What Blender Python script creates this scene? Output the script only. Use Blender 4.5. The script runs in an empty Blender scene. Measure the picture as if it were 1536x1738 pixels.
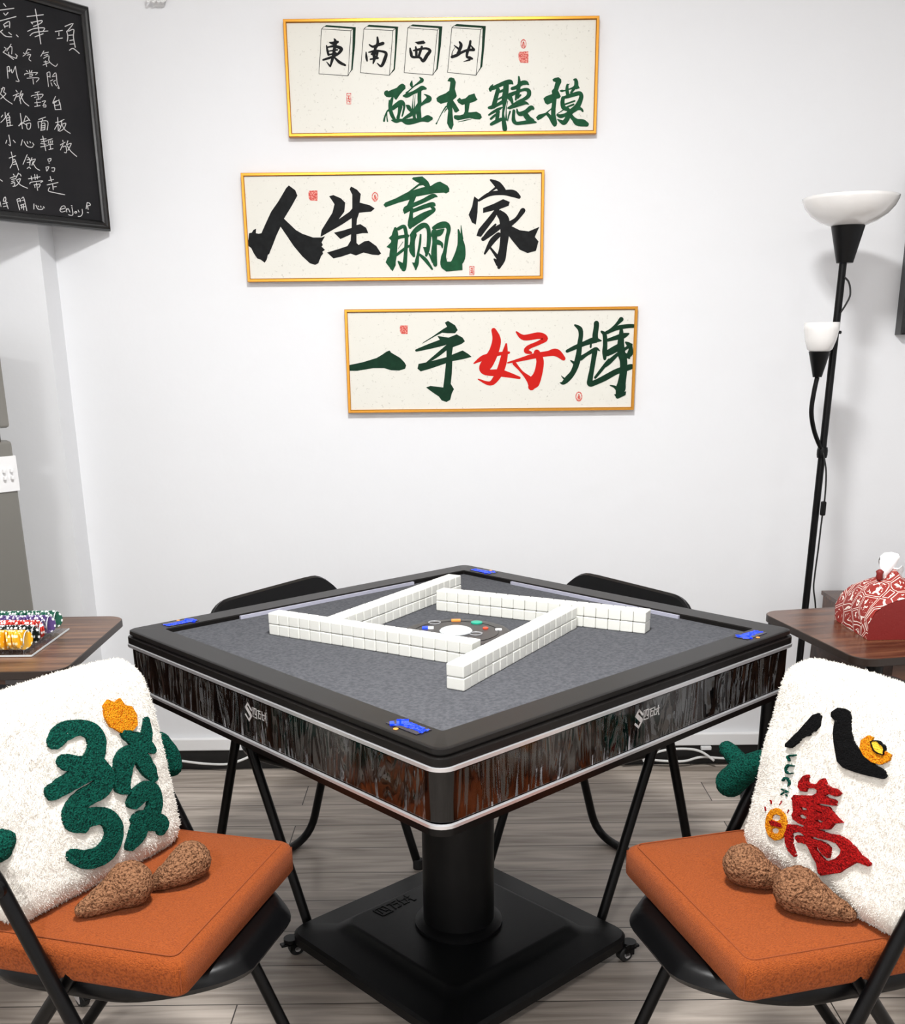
import bpy, bmesh, math, random
import numpy as np
from mathutils import Vector, Matrix, noise
from mathutils.geometry import tessellate_polygon

random.seed(7)
S = bpy.context.scene
COL = S.collection
PI = math.pi

# ------------------------------------------------------------------ camera
CX, CY, FPX = 768.0, 1150.0, 1757.2          # principal point and focal length in photo pixels
PITCH, ROLL, EYE = 0.3026, 0.0107, 1.3079
_fw = np.array([0, math.cos(PITCH), -math.sin(PITCH)])
_r0 = np.array([1.0, 0, 0]); _u0 = np.cross(_r0, _fw)
_r = _r0 * math.cos(ROLL) - _u0 * math.sin(ROLL)
_u = _r0 * math.sin(ROLL) + _u0 * math.cos(ROLL)
_C = np.array([0, 0, EYE])
cam_d = bpy.data.cameras.new('camera'); cam = bpy.data.objects.new('camera', cam_d); COL.objects.link(cam)
cam.matrix_world = Matrix(((_r[0], _u[0], -_fw[0], 0), (_r[1], _u[1], -_fw[1], 0), (_r[2], _u[2], -_fw[2], EYE), (0, 0, 0, 1)))
cam_d.sensor_fit = 'HORIZONTAL'; cam_d.sensor_width = 36.0
cam_d.lens = FPX / 1536 * 36.0
cam_d.shift_y = (CY - 869) / 1536
cam_d.clip_start = 0.05
S.camera = cam

# ------------------------------------------------------------------ world, lights, exposure
S.view_settings.view_transform = 'Standard'; S.view_settings.look = 'None'
S.view_settings.gamma = 1.0; S.view_settings.use_curve_mapping = False
S.cycles.transparent_max_bounces = 24
S.view_settings.exposure = 0.18
wd = bpy.data.worlds.new('world'); S.world = wd; wd.use_nodes = True
wd.node_tree.nodes['Background'].inputs[0].default_value = (0.9, 0.95, 1.0, 1)
wd.node_tree.nodes['Background'].inputs[1].default_value = 0.1

def area(name, loc, sx, sy, power, col, rot=(0, 0, 0)):
    d = bpy.data.lights.new(name, 'AREA'); d.shape = 'RECTANGLE'; d.size = sx; d.size_y = sy
    d.energy = power; d.color = col
    o = bpy.data.objects.new(name, d); COL.objects.link(o); o.location = loc; o.rotation_euler = rot
    return o
KEY = (1.0, 0.995, 0.99)
area('overhead_area_light', (0.0, 1.2, 2.64), 0.32, 0.32, 64, KEY)
area('overhead_area_light', (-0.75, -1.3, 2.62), 0.35, 0.35, 50, KEY)
area('overhead_area_light', (1.2, -0.9, 2.64), 0.5, 0.5, 12, KEY)  # weak fill added behind the camera, no known fixture there

# ------------------------------------------------------------------ survey helpers (pixel -> point on a known plane)
def _ray(px, py): return _fw * FPX + _r * (px - CX) + _u * (CY - py)
def atz(px, py, z):
    d = _ray(px, py); t = (z - EYE) / d[2]; return Vector(d * t + _C)
def aty(px, py, y):
    d = _ray(px, py); t = y / d[1]; return Vector(d * t + _C)
def onplane(px, py, P, n):
    d = Vector(_ray(px, py)); P = Vector(P); n = Vector(n); c = Vector(_C)
    return c + d * ((P - c).dot(n) / d.dot(n))

# ------------------------------------------------------------------ materials
def lin(r, g, b):
    f = lambda c: (c / 255 / 12.92) if c / 255 <= 0.04045 else ((c / 255 + 0.055) / 1.055) ** 2.4
    return (f(r), f(g), f(b), 1)
def mat(name, col, rough=0.5, metal=0.0, bump=None, var=None, spec=0.5, emit=None, coat=0.0, sheen=0.0):
    m = bpy.data.materials.new(name); m.use_nodes = True
    nt = m.node_tree; b = nt.nodes['Principled BSDF']
    b.inputs['Base Color'].default_value = col
    b.inputs['Roughness'].default_value = rough; b.inputs['Metallic'].default_value = metal
    b.inputs['Specular IOR Level'].default_value = spec
    if coat: b.inputs['Coat Weight'].default_value = coat; b.inputs['Coat Roughness'].default_value = 0.05
    if sheen: b.inputs['Sheen Weight'].default_value = sheen
    if emit: b.inputs['Emission Color'].default_value = emit[0]; b.inputs['Emission Strength'].default_value = emit[1]
    tc = nt.nodes.new('ShaderNodeTexCoord')
    if bump:                                  # (scale, strength, distance, stretch)
        mp = nt.nodes.new('ShaderNodeMapping'); mp.inputs['Scale'].default_value = bump[3] if len(bump) > 3 else (1, 1, 1)
        nz = nt.nodes.new('ShaderNodeTexNoise'); nz.inputs['Scale'].default_value = bump[0]; nz.inputs['Detail'].default_value = 3
        bp = nt.nodes.new('ShaderNodeBump'); bp.inputs['Strength'].default_value = bump[1]; bp.inputs['Distance'].default_value = bump[2]
        nt.links.new(tc.outputs['Object'], mp.inputs[0]); nt.links.new(mp.outputs[0], nz.inputs['Vector'])
        nt.links.new(nz.outputs['Fac'], bp.inputs['Height']); nt.links.new(bp.outputs[0], b.inputs['Normal'])
    if var:                                   # (scale, colour2, lo, hi, stretch)
        mp = nt.nodes.new('ShaderNodeMapping'); mp.inputs['Scale'].default_value = var[4] if len(var) > 4 else (1, 1, 1)
        nz = nt.nodes.new('ShaderNodeTexNoise'); nz.inputs['Scale'].default_value = var[0]; nz.inputs['Detail'].default_value = 4
        cr = nt.nodes.new('ShaderNodeValToRGB'); e = cr.color_ramp.elements
        e[0].position = var[2]; e[1].position = var[3]; e[0].color = col; e[1].color = var[1]
        nt.links.new(tc.outputs['Object'], mp.inputs[0]); nt.links.new(mp.outputs[0], nz.inputs['Vector'])
        nt.links.new(nz.outputs['Fac'], cr.inputs[0]); nt.links.new(cr.outputs[0], b.inputs['Base Color'])
    return m
def clear(name, tint=(1, 1, 1, 1), rough=0.05, base=0.06, bump=None):
    m = bpy.data.materials.new(name); m.use_nodes = True; nt = m.node_tree; nt.nodes.clear()
    o = nt.nodes.new('ShaderNodeOutputMaterial'); mx = nt.nodes.new('ShaderNodeMixShader')
    t = nt.nodes.new('ShaderNodeBsdfTransparent'); t.inputs[0].default_value = tint
    g = nt.nodes.new('ShaderNodeBsdfGlossy'); g.inputs['Roughness'].default_value = rough
    fr = nt.nodes.new('ShaderNodeFresnel'); fr.inputs[0].default_value = 1.45
    ad = nt.nodes.new('ShaderNodeMath'); ad.operation = 'ADD'; ad.inputs[1].default_value = base; ad.use_clamp = True
    if bump:
        tc = nt.nodes.new('ShaderNodeTexCoord'); mp = nt.nodes.new('ShaderNodeMapping'); mp.inputs['Scale'].default_value = bump[3]
        nz = nt.nodes.new('ShaderNodeTexNoise'); nz.inputs['Scale'].default_value = bump[0]; nz.inputs['Detail'].default_value = 2
        nz.inputs['Distortion'].default_value = 1.5
        bp = nt.nodes.new('ShaderNodeBump'); bp.inputs['Strength'].default_value = bump[1]; bp.inputs['Distance'].default_value = bump[2]
        nt.links.new(tc.outputs['Object'], mp.inputs[0]); nt.links.new(mp.outputs[0], nz.inputs['Vector'])
        nt.links.new(nz.outputs['Fac'], bp.inputs['Height'])
        nt.links.new(bp.outputs[0], g.inputs['Normal']); nt.links.new(bp.outputs[0], fr.inputs['Normal'])
    ge = nt.nodes.new('ShaderNodeNewGeometry'); iv = nt.nodes.new('ShaderNodeMath'); iv.operation = 'SUBTRACT'; iv.inputs[0].default_value = 1.0
    ml = nt.nodes.new('ShaderNodeMath'); ml.operation = 'MULTIPLY'
    nt.links.new(ge.outputs['Backfacing'], iv.inputs[1]); nt.links.new(ad.outputs[0], ml.inputs[0]); nt.links.new(iv.outputs[0], ml.inputs[1])
    nt.links.new(fr.outputs[0], ad.inputs[0]); nt.links.new(ml.outputs[0], mx.inputs[0])
    nt.links.new(t.outputs[0], mx.inputs[1]); nt.links.new(g.outputs[0], mx.inputs[2]); nt.links.new(mx.outputs[0], o.inputs[0])
    return m

M = {}
M['wall'] = mat('white_wall_paint', lin(236, 237, 239), 0.6, bump=(14, 0.08, 0.02), spec=0.3)
M['trim'] = mat('white_trim', lin(240, 240, 240), 0.4)
M['recess'] = mat('black_skirting', lin(16, 15, 15), 0.5)
M['ceil'] = mat('ceiling_paint', lin(235, 235, 235), 0.8)
M['black'] = mat('black_metal', lin(5, 5, 6), 0.35, spec=0.22)
M['blackplastic'] = mat('black_plastic', lin(7, 7, 8), 0.42, bump=(300, 0.1, 0.001), spec=0.22)
M['gloss'] = mat('gloss_black', lin(3, 3, 4), 0.08, spec=0.5)
M['rim'] = mat('rim_black', lin(22, 20, 19), 0.34, spec=0.2, bump=(400, 0.05, 0.001))
M['chrome'] = mat('chrome', lin(225, 225, 228), 0.32, 0.75)
M['felt'] = mat('grey_felt', lin(74, 75, 79), 0.95, bump=(700, 0.3, 0.001), var=(160, lin(90, 91, 95), 0.35, 0.65), spec=0.1)
M['tile'] = mat('mahjong_white', lin(226, 226, 219), 0.28, spec=0.4)
M['gold'] = mat('gold_frame', lin(214, 150, 62), 0.28, 1.0)
M['paper'] = mat('rice_paper', lin(226, 224, 214), 0.45, var=(150, lin(196, 193, 182), 0.64, 0.74), spec=0.5)
M['ink'] = mat('black_ink', lin(14, 15, 16), 0.6, var=(60, lin(24, 26, 27), 0.4, 0.7), spec=0.15)
M['green_ink'] = mat('green_ink', lin(16, 72, 42), 0.6, var=(60, lin(26, 86, 54), 0.4, 0.7), spec=0.15)
M['darkgreen_ink'] = mat('dark_green_ink', lin(8, 46, 28), 0.6, var=(60, lin(14, 54, 34), 0.4, 0.7), spec=0.15)
M['red_ink'] = mat('red_ink', lin(200, 26, 18), 0.6, spec=0.15)
M['seal'] = mat('seal_red', lin(200, 52, 40), 0.5, var=(420, lin(232, 160, 145), 0.5, 0.56))
M['board'] = mat('chalkboard', lin(24, 24, 27), 0.6, var=(6, lin(33, 32, 34), 0.4, 0.7), spec=0.2)
M['chalk'] = mat('chalk', lin(205, 204, 203), 0.9)
M['boardframe'] = mat('board_frame_black', lin(5, 5, 5), 0.18, spec=0.6)
M['fridge'] = mat('fridge_grey', lin(134, 132, 126), 0.35, 0.3)
M['glasswhite'] = mat('opal_glass', lin(240, 238, 235), 0.15, coat=0.4)
M['sherpa'] = mat('white_sherpa', lin(226, 222, 214), 0.95, spec=0.05)
M['greenplush'] = mat('green_plush', lin(14, 84, 70), 0.95, bump=(380, 1.0, 0.008), var=(330, lin(3, 42, 37), 0.46, 0.62), spec=0.1)
M['blackplush'] = mat('black_plush', lin(10, 10, 11), 0.95, bump=(380, 0.9, 0.004), spec=0.1)
M['redplush'] = mat('red_plush', lin(172, 22, 22), 0.95, bump=(380, 1.0, 0.008), var=(330, lin(112, 10, 12), 0.46, 0.62), spec=0.1)
M['orangeplush'] = mat('orange_plush', lin(240, 158, 30), 0.95, bump=(420, 1.0, 0.008), var=(360, lin(205, 104, 8), 0.46, 0.62), spec=0.1)
M['goldplush'] = mat('gold_plush', lin(246, 196, 60), 0.95, bump=(420, 0.9, 0.004), spec=0.1)
M['brownplush'] = mat('brown_boucle', lin(156, 112, 82), 0.95, bump=(260, 1.0, 0.010), var=(280, lin(84, 54, 36), 0.46, 0.64), spec=0.1)
M['orange'] = mat('orange_fabric', lin(160, 80, 32), 0.9, bump=(600, 0.7, 0.004), var=(330, lin(122, 54, 18), 0.40, 0.66, (1, 4.5, 1)), spec=0.15, sheen=0.05)
M['seam'] = mat('orange_seam', lin(140, 66, 24), 0.9)
M['whiteplastic'] = mat('white_plastic', lin(236, 236, 236), 0.4)
M['cable'] = mat('white_cable', lin(226, 226, 224), 0.5)
M['blackcable'] = mat('black_cable', lin(12, 12, 12), 0.5)
M['redleather'] = mat('red_leather', lin(118, 20, 15), 0.55, bump=(300, 0.3, 0.001))
M['tissue'] = mat('tissue_paper', lin(244, 244, 244), 0.9)
M['blue'] = mat('blue_backlight', lin(20, 50, 220), 0.4, emit=(lin(25, 70, 255), 1.1))
M['bluedark'] = mat('display_glass', lin(14, 16, 40), 0.2)
M['amber'] = mat('amber_button', lin(240, 150, 60), 0.35)
M['teal'] = mat('teal_button', lin(20, 170, 140), 0.35)
M['redbutton'] = mat('red_button', lin(230, 80, 50), 0.35)
M['console'] = mat('console_dark', lin(46, 44, 46), 0.35)
M['dome'] = mat('dome_clear_white', lin(232, 238, 240), 0.08, coat=0.6)
M['stripwhite'] = mat('lavender_strip', lin(176, 176, 192), 0.4)
M['logo'] = mat('silver_print', lin(225, 225, 225), 0.5)
M['acrylic'] = clear('clear_acrylic', (0.96, 0.97, 0.98, 1), 0.04, 0.05)
M['film'] = clear('crinkled_film', (0.95, 0.95, 0.95, 1), 0.07, 0.045, bump=(17, 0.8, 0.03, (1, 1, 0.18)))
M['wellring'] = mat('well_ring', lin(150, 150, 152), 0.3)
M['acrylic_edge_glint'] = mat('acrylic_edge_glint', lin(206, 212, 214), 0.15)  # pale opaque colour painting the bright look of clear acrylic edges
M['edgedark'] = mat('dark_edge_band', lin(38, 27, 21), 0.4)
M['rubber'] = mat('rubber', lin(18, 18, 18), 0.7)

def wood(name, c1, c2, axis_scale, rough=0.35):
    m = bpy.data.materials.new(name); m.use_nodes = True; nt = m.node_tree; b = nt.nodes['Principled BSDF']
    tc = nt.nodes.new('ShaderNodeTexCoord'); mp = nt.nodes.new('ShaderNodeMapping'); mp.inputs['Scale'].default_value = axis_scale
    nz = nt.nodes.new('ShaderNodeTexNoise'); nz.inputs['Scale'].default_value = 5; nz.inputs['Detail'].default_value = 6; nz.inputs['Distortion'].default_value = 0.4
    cr = nt.nodes.new('ShaderNodeValToRGB'); e = cr.color_ramp.elements
    e[0].position = 0.36; e[1].position = 0.66; e[0].color = c1; e[1].color = c2
    nt.links.new(tc.outputs['Object'], mp.inputs[0]); nt.links.new(mp.outputs[0], nz.inputs['Vector'])
    nt.links.new(nz.outputs['Fac'], cr.inputs[0]); nt.links.new(cr.outputs[0], b.inputs['Base Color'])
    b.inputs['Roughness'].default_value = rough
    return m
M['walnut'] = wood('walnut_top', lin(66, 42, 29), lin(124, 90, 66), (0.7, 9, 9))
M['walnutdark'] = wood('walnut_panel', lin(66, 40, 26), lin(104, 68, 48), (0.7, 9, 9))
M['walnutred'] = wood('walnut_red', lin(58, 33, 20), lin(108, 70, 47), (1.0, 9, 9), 0.25)

def floor_mat():
    m = bpy.data.materials.new('laminate_planks'); m.use_nodes = True; nt = m.node_tree; b = nt.nodes['Principled BSDF']
    tc = nt.nodes.new('ShaderNodeTexCoord')
    br = nt.nodes.new('ShaderNodeTexBrick'); br.offset = 0.37; br.inputs['Scale'].default_value = 1.0
    br.inputs['Brick Width'].default_value = 1.25; br.inputs['Row Height'].default_value = 0.145
    br.inputs['Mortar Size'].default_value = 0.0016; br.inputs['Mortar Smooth'].default_value = 0.3
    br.inputs['Color1'].default_value = (0.25, 0.25, 0.25, 1); br.inputs['Color2'].default_value = (0.8, 0.8, 0.8, 1)
    br.inputs['Mortar'].default_value = (0, 0, 0, 1)
    nt.links.new(tc.outputs['Object'], br.inputs['Vector'])
    mp = nt.nodes.new('ShaderNodeMapping'); mp.inputs['Scale'].default_value = (1.1, 14, 1)
    nt.links.new(tc.outputs['Object'], mp.inputs[0])
    ad = nt.nodes.new('ShaderNodeVectorMath'); ad.operation = 'ADD'
    sc = nt.nodes.new('ShaderNodeVectorMath'); sc.operation = 'SCALE'; sc.inputs['Scale'].default_value = 7.0
    nt.links.new(br.outputs['Color'], sc.inputs[0]); nt.links.new(mp.outputs[0], ad.inputs[0]); nt.links.new(sc.outputs[0], ad.inputs[1])
    nz = nt.nodes.new('ShaderNodeTexNoise'); nz.inputs['Scale'].default_value = 2.2; nz.inputs['Detail'].default_value = 7; nz.inputs['Distortion'].default_value = 0.9
    nt.links.new(ad.outputs[0], nz.inputs['Vector'])
    cr = nt.nodes.new('ShaderNodeValToRGB'); e = cr.color_ramp.elements
    e[0].position = 0.28; e[0].color = lin(138, 127, 116); e[1].position = 0.72; e[1].color = lin(212, 200, 188)
    nt.links.new(nz.outputs['Fac'], cr.inputs[0])
    mx = nt.nodes.new('ShaderNodeMixRGB'); mx.blend_type = 'MULTIPLY'; mx.inputs[0].default_value = 0.22
    nt.links.new(cr.outputs[0], mx.inputs[1]); nt.links.new(br.outputs['Color'], mx.inputs[2])
    m2 = nt.nodes.new('ShaderNodeMixRGB'); m2.inputs[2].default_value = lin(46, 40, 36)
    nt.links.new(br.outputs['Fac'], m2.inputs[0]); nt.links.new(mx.outputs[0], m2.inputs[1])
    nt.links.new(m2.outputs[0], b.inputs['Base Color']); b.inputs['Roughness'].default_value = 0.45
    bp = nt.nodes.new('ShaderNodeBump'); bp.inputs['Strength'].default_value = 0.12; bp.inputs['Distance'].default_value = 0.004
    nt.links.new(nz.outputs['Fac'], bp.inputs['Height']); nt.links.new(bp.outputs[0], b.inputs['Normal'])
    return m
M['floor'] = floor_mat()

def chip_mat(name, col, spot):
    m = bpy.data.materials.new(name); m.use_nodes = True; nt = m.node_tree; b = nt.nodes['Principled BSDF']
    tc = nt.nodes.new('ShaderNodeTexCoord'); sx = nt.nodes.new('ShaderNodeSeparateXYZ'); nt.links.new(tc.outputs['Object'], sx.inputs[0])
    at = nt.nodes.new('ShaderNodeMath'); at.operation = 'ARCTAN2'; nt.links.new(sx.outputs['Y'], at.inputs[0]); nt.links.new(sx.outputs['X'], at.inputs[1])
    mu = nt.nodes.new('ShaderNodeMath'); mu.operation = 'MULTIPLY'; mu.inputs[1].default_value = 8.0; nt.links.new(at.outputs[0], mu.inputs[0])
    sn = nt.nodes.new('ShaderNodeMath'); sn.operation = 'SINE'; nt.links.new(mu.outputs[0], sn.inputs[0])
    gt = nt.nodes.new('ShaderNodeMath'); gt.operation = 'GREATER_THAN'; gt.inputs[1].default_value = 0.45; nt.links.new(sn.outputs[0], gt.inputs[0])
    ln = nt.nodes.new('ShaderNodeVectorMath'); ln.operation = 'LENGTH'
    cb = nt.nodes.new('ShaderNodeCombineXYZ'); nt.links.new(sx.outputs['X'], cb.inputs[0]); nt.links.new(sx.outputs['Y'], cb.inputs[1]); nt.links.new(cb.outputs[0], ln.inputs[0])
    g2 = nt.nodes.new('ShaderNodeMath'); g2.operation = 'GREATER_THAN'; g2.inputs[1].default_value = 0.0165; nt.links.new(ln.outputs['Value'], g2.inputs[0])
    an = nt.nodes.new('ShaderNodeMath'); an.operation = 'MULTIPLY'; nt.links.new(gt.outputs[0], an.inputs[0]); nt.links.new(g2.outputs[0], an.inputs[1])
    mx = nt.nodes.new('ShaderNodeMixRGB'); mx.inputs[1].default_value = col; mx.inputs[2].default_value = spot
    nt.links.new(an.outputs[0], mx.inputs[0]); nt.links.new(mx.outputs[0], b.inputs['Base Color']); b.inputs['Roughness'].default_value = 0.4
    return m

def tissue_mat():
    m = bpy.data.materials.new('red_patterned_cloth'); m.use_nodes = True; nt = m.node_tree; b = nt.nodes['Principled BSDF']
    tc = nt.nodes.new('ShaderNodeTexCoord')
    vo = nt.nodes.new('ShaderNodeTexVoronoi'); vo.feature = 'DISTANCE_TO_EDGE'; vo.inputs['Scale'].default_value = 24
    nz = nt.nodes.new('ShaderNodeTexNoise'); nz.inputs['Scale'].default_value = 95; nz.inputs['Detail'].default_value = 1; nz.inputs['Distortion'].default_value = 1.2
    nt.links.new(tc.outputs['Object'], vo.inputs['Vector']); nt.links.new(tc.outputs['Object'], nz.inputs['Vector'])
    def cmp(op, src, v):
        n = nt.nodes.new('ShaderNodeMath'); n.operation = op; n.inputs[1].default_value = v; nt.links.new(src, n.inputs[0]); return n.outputs[0]
    def two(op, a, c):
        n = nt.nodes.new('ShaderNodeMath'); n.operation = op; nt.links.new(a, n.inputs[0]); nt.links.new(c, n.inputs[1]); return n.outputs[0]
    edge = two('MULTIPLY', cmp('LESS_THAN', vo.outputs['Distance'], 0.062), cmp('GREATER_THAN', vo.outputs['Distance'], 0.034))
    mark = two('MULTIPLY', cmp('GREATER_THAN', nz.outputs['Fac'], 0.56), cmp('GREATER_THAN', vo.outputs['Distance'], 0.16))
    f = two('MAXIMUM', edge, mark)
    mx = nt.nodes.new('ShaderNodeMixRGB'); mx.inputs[1].default_value = lin(138, 30, 20); mx.inputs[2].default_value = lin(236, 222, 212)
    nt.links.new(f, mx.inputs[0]); nt.links.new(mx.outputs[0], b.inputs['Base Color']); b.inputs['Roughness'].default_value = 0.6
    return m
M['tissuebox'] = tissue_mat()

# ------------------------------------------------------------------ object helpers
def obj(name, bm, m, parent=None, smooth=False, loc=None):
    me = bpy.data.meshes.new(name)
    bmesh.ops.recalc_face_normals(bm, faces=bm.faces[:])
    bm.to_mesh(me); bm.free()
    for mm in (m if isinstance(m, (list, tuple)) else [m]): me.materials.append(mm)
    if smooth:
        for p in me.polygons: p.use_smooth = True
        if smooth == 'auto': me.set_sharp_from_angle(angle=0.6)
    o = bpy.data.objects.new(name, me); COL.objects.link(o)
    if smooth == 'auto':
        wn = o.modifiers.new('weighted', 'WEIGHTED_NORMAL'); wn.keep_sharp = True; wn.weight = 90
    if parent: o.parent = parent
    if loc: o.location = loc
    return o
def tag(o, label, cat, group=None):
    o['label'] = label; o['category'] = cat
    if group: o['group'] = group
    return o
def thing(name, label, cat, loc=(0, 0, 0), rz=0.0, group=None):
    o = bpy.data.objects.new(name, None); o.empty_display_size = 0.05; COL.objects.link(o)
    o.location = loc; o.rotation_euler = (0, 0, rz)
    return tag(o, label, cat, group)
def struct(o): o['kind'] = 'structure'; return o

def box(bm, c, s, rot=0.0, bev=0.0, seg=2):
    v0 = set(bm.verts)
    r = bmesh.ops.create_cube(bm, size=1.0)
    vs = r['verts']
    for v in vs: v.co = Vector((v.co.x * s[0], v.co.y * s[1], v.co.z * s[2]))
    if bev:
        es = list({e for v in vs for e in v.link_edges})
        bmesh.ops.bevel(bm, geom=es, offset=bev, segments=seg, affect='EDGES', profile=0.5)
    R = Matrix.Rotation(rot, 3, 'Z')
    for v in bm.verts:
        if v not in v0: v.co = R @ v.co + Vector(c)
    return bm
def boxo(name, c, s, m, parent=None, rot=0.0, bev=0.0, smooth=False):
    return obj(name, box(bmesh.new(), c, s, rot, bev), m, parent, smooth)
def loft(bm, rings, cap0=True, cap1=True, mi=0):
    L = [[bm.verts.new(p) for p in r] for r in rings]
    n = len(L[0])
    for a, b in zip(L, L[1:]):
        for i in range(n):
            f = bm.faces.new((a[i], a[(i + 1) % n], b[(i + 1) % n], b[i])); f.material_index = mi
    if cap0: bm.faces.new(L[0][::-1]).material_index = mi
    if cap1: bm.faces.new(L[-1]).material_index = mi
    return bm
def lathe(bm, prof, n=32, c=(0, 0, 0), cap0=True, cap1=True):
    return loft(bm, [[(c[0] + r * math.cos(2 * PI * i / n), c[1] + r * math.sin(2 * PI * i / n), c[2] + z) for i in range(n)] for r, z in prof], cap0, cap1)
def catmull(pts, k=8):
    P = [Vector(p) for p in pts]
    if len(P) < 3:
        return [P[0].lerp(P[-1], i / k) for i in range(k + 1)] if len(P) == 2 else P
    out = []
    for i in range(len(P) - 1):
        p0 = P[max(i - 1, 0)]; p1 = P[i]; p2 = P[i + 1]; p3 = P[min(i + 2, len(P) - 1)]
        for j in range(k):
            t = j / k
            out.append(0.5 * ((2 * p1) + (p2 - p0) * t + (2 * p0 - 5 * p1 + 4 * p2 - p3) * t * t + (3 * p1 - p0 - 3 * p2 + p3) * t ** 3))
    out.append(P[-1]); return out
def tube(bm, pts, r, n=10, k=6, smooth=True):
    P = catmull(pts, k) if smooth else [Vector(p) for p in pts]
    rings = []; T = (P[1] - P[0]).normalized()
    N = T.orthogonal().normalized()
    for i, p in enumerate(P):
        t = (P[min(i + 1, len(P) - 1)] - P[max(i - 1, 0)]).normalized()
        N = (N - t * N.dot(t)).normalized(); B = t.cross(N)
        rr = r[min(i, len(r) - 1)] if isinstance(r, list) else r
        rings.append([p + (N * math.cos(2 * PI * j / n) + B * math.sin(2 * PI * j / n)) * rr for j in range(n)])
    return loft(bm, rings)
def round_poly(pts, r, k=6):
    """corner-rounded 3-D polyline (keeps the two ends)."""
    P = [Vector(p) for p in pts]; out = [P[0]]
    for a, b, c in zip(P, P[1:], P[2:]):
        u = (a - b).normalized(); v = (c - b).normalized()
        d = min(r, (a - b).length * 0.45, (c - b).length * 0.45)
        s, e = b + u * d, b + v * d
        for i in range(k + 1):
            t = i / k; out.append(s * (1 - t) ** 2 + b * 2 * t * (1 - t) + e * t * t)
    out.append(P[-1]); return out
def rrect(hx, hy, r, z, k=6, c=(0, 0)):
    out = []
    for sx, sy, a0 in ((1, 1, 0), (-1, 1, PI / 2), (-1, -1, PI), (1, -1, 1.5 * PI)):
        for i in range(k + 1):
            a = a0 + PI / 2 * i / k
            out.append((c[0] + sx * (hx - r) + r * math.cos(a), c[1] + sy * (hy - r) + r * math.sin(a), z))
    return out
def rsq(h, r, z, k=6): return rrect(h, h, r, z, k)
def dup_tree(o, parent=None):
    c = o.copy(); COL.objects.link(c)
    if parent: c.parent = parent
    for ch in o.children: dup_tree(ch, c)
    return c

# ------------------------------------------------------------------ brushwork: polygons and variable-width strokes -> flat faces
def brush(items, conv, to3, bm=None, k=6):
    """items: ('p',[outer],[hole]..) or ('s',[(x,y,w)..]) in tracing units; conv: tracing -> photo px; to3: px -> point on the sheet."""
    bm = bm or bmesh.new()
    lay = bm.verts.layers.float.get('lift') or bm.verts.layers.float.new('lift')
    step = [0.0]
    def nv(co):
        v = bm.verts.new(co); v[lay] = step[0]; return v
    def face2(loops):
        L3 = [[Vector((x, y, 0)) for x, y in l] for l in loops]
        flat = [p for l in L3 for p in l]
        vs = [nv(to3(*conv(p.x, p.y))) for p in flat]
        for t in tessellate_polygon(L3):
            try: bm.faces.new([vs[i] for i in t])
            except ValueError: pass
    for it in items:
        step[0] += 1
        if it[0] == 'p':
            face2(it[1:])
        else:
            P = catmull([(x, y, w) for x, y, w in it[1]], k)
            vl = []
            for i, p in enumerate(P):
                t = P[min(i + 1, len(P) - 1)] - P[max(i - 1, 0)]; t = Vector((t.x, t.y)).normalized() if t.xy.length > 1e-6 else Vector((1, 0))
                nx, ny = -t.y, t.x; h = max(p.z, 2) / 2
                vl.append((nv(to3(*conv(p.x + nx * h, p.y + ny * h))), nv(to3(*conv(p.x - nx * h, p.y - ny * h)))))
            for a, b in zip(vl, vl[1:]): bm.faces.new((a[0], a[1], b[1], b[0]))
            for x, y, w in it[1]:
                h = max(w, 2) / 2 * 0.97
                step[0] += 1
                bm.faces.new([nv(to3(*conv(x + h * math.cos(2 * PI * j / 10), y + h * math.sin(2 * PI * j / 10)))) for j in range(10)])
    return bm
def settle(bm, axis, eps=0.000012):
    """each pen stroke lies a hair above the one before it."""
    lay = bm.verts.layers.float['lift']
    for v in bm.verts: v.co += axis * (v[lay] * eps)
    return bm
def crop(x0, y0, sc): return lambda x, y: (x0 + x / sc, y0 + y / sc)
def st(*p): return ('s', list(p))
def lines(w, *ls): return [('s', [(x, y, w) for x, y in l]) for l in ls]

# ------------------------------------------------------------------ setting
WY = 3.204                                   # back wall
CXF, CYF = -1.128, 3.09                      # pillar corner
XL, XR, YB, ZC = -2.3, 2.3, -2.0, 2.7
struct(boxo('floor', ((XL + XR) / 2, (WY + YB) / 2, -0.05), (XR - XL + 0.2, WY - YB + 0.2, 0.1), M['floor']))
struct(boxo('ceiling', ((XL + XR) / 2, (WY + YB) / 2, ZC + 0.05), (XR - XL + 0.2, WY - YB + 0.2, 0.1), M['ceil']))
struct(boxo('wall_back', ((XL + XR) / 2, WY + 0.05, ZC / 2), (XR - XL + 0.2, 0.1, ZC), M['wall']))
struct(boxo('wall_left', (XL - 0.05, (WY + YB) / 2, ZC / 2), (0.1, WY - YB, ZC), M['wall']))
struct(boxo('wall_right', (XR + 0.05, (WY + YB) / 2, ZC / 2), (0.1, WY - YB, ZC), M['wall']))
struct(boxo('wall_front', ((XL + XR) / 2, YB - 0.05, ZC / 2), (XR - XL + 0.2, 0.1, ZC), M['wall']))
struct(boxo('wall_pillar', ((XL + CXF) / 2, (WY + CYF) / 2, ZC / 2), (CXF - XL, WY - CYF, ZC), M['wall']))
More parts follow.
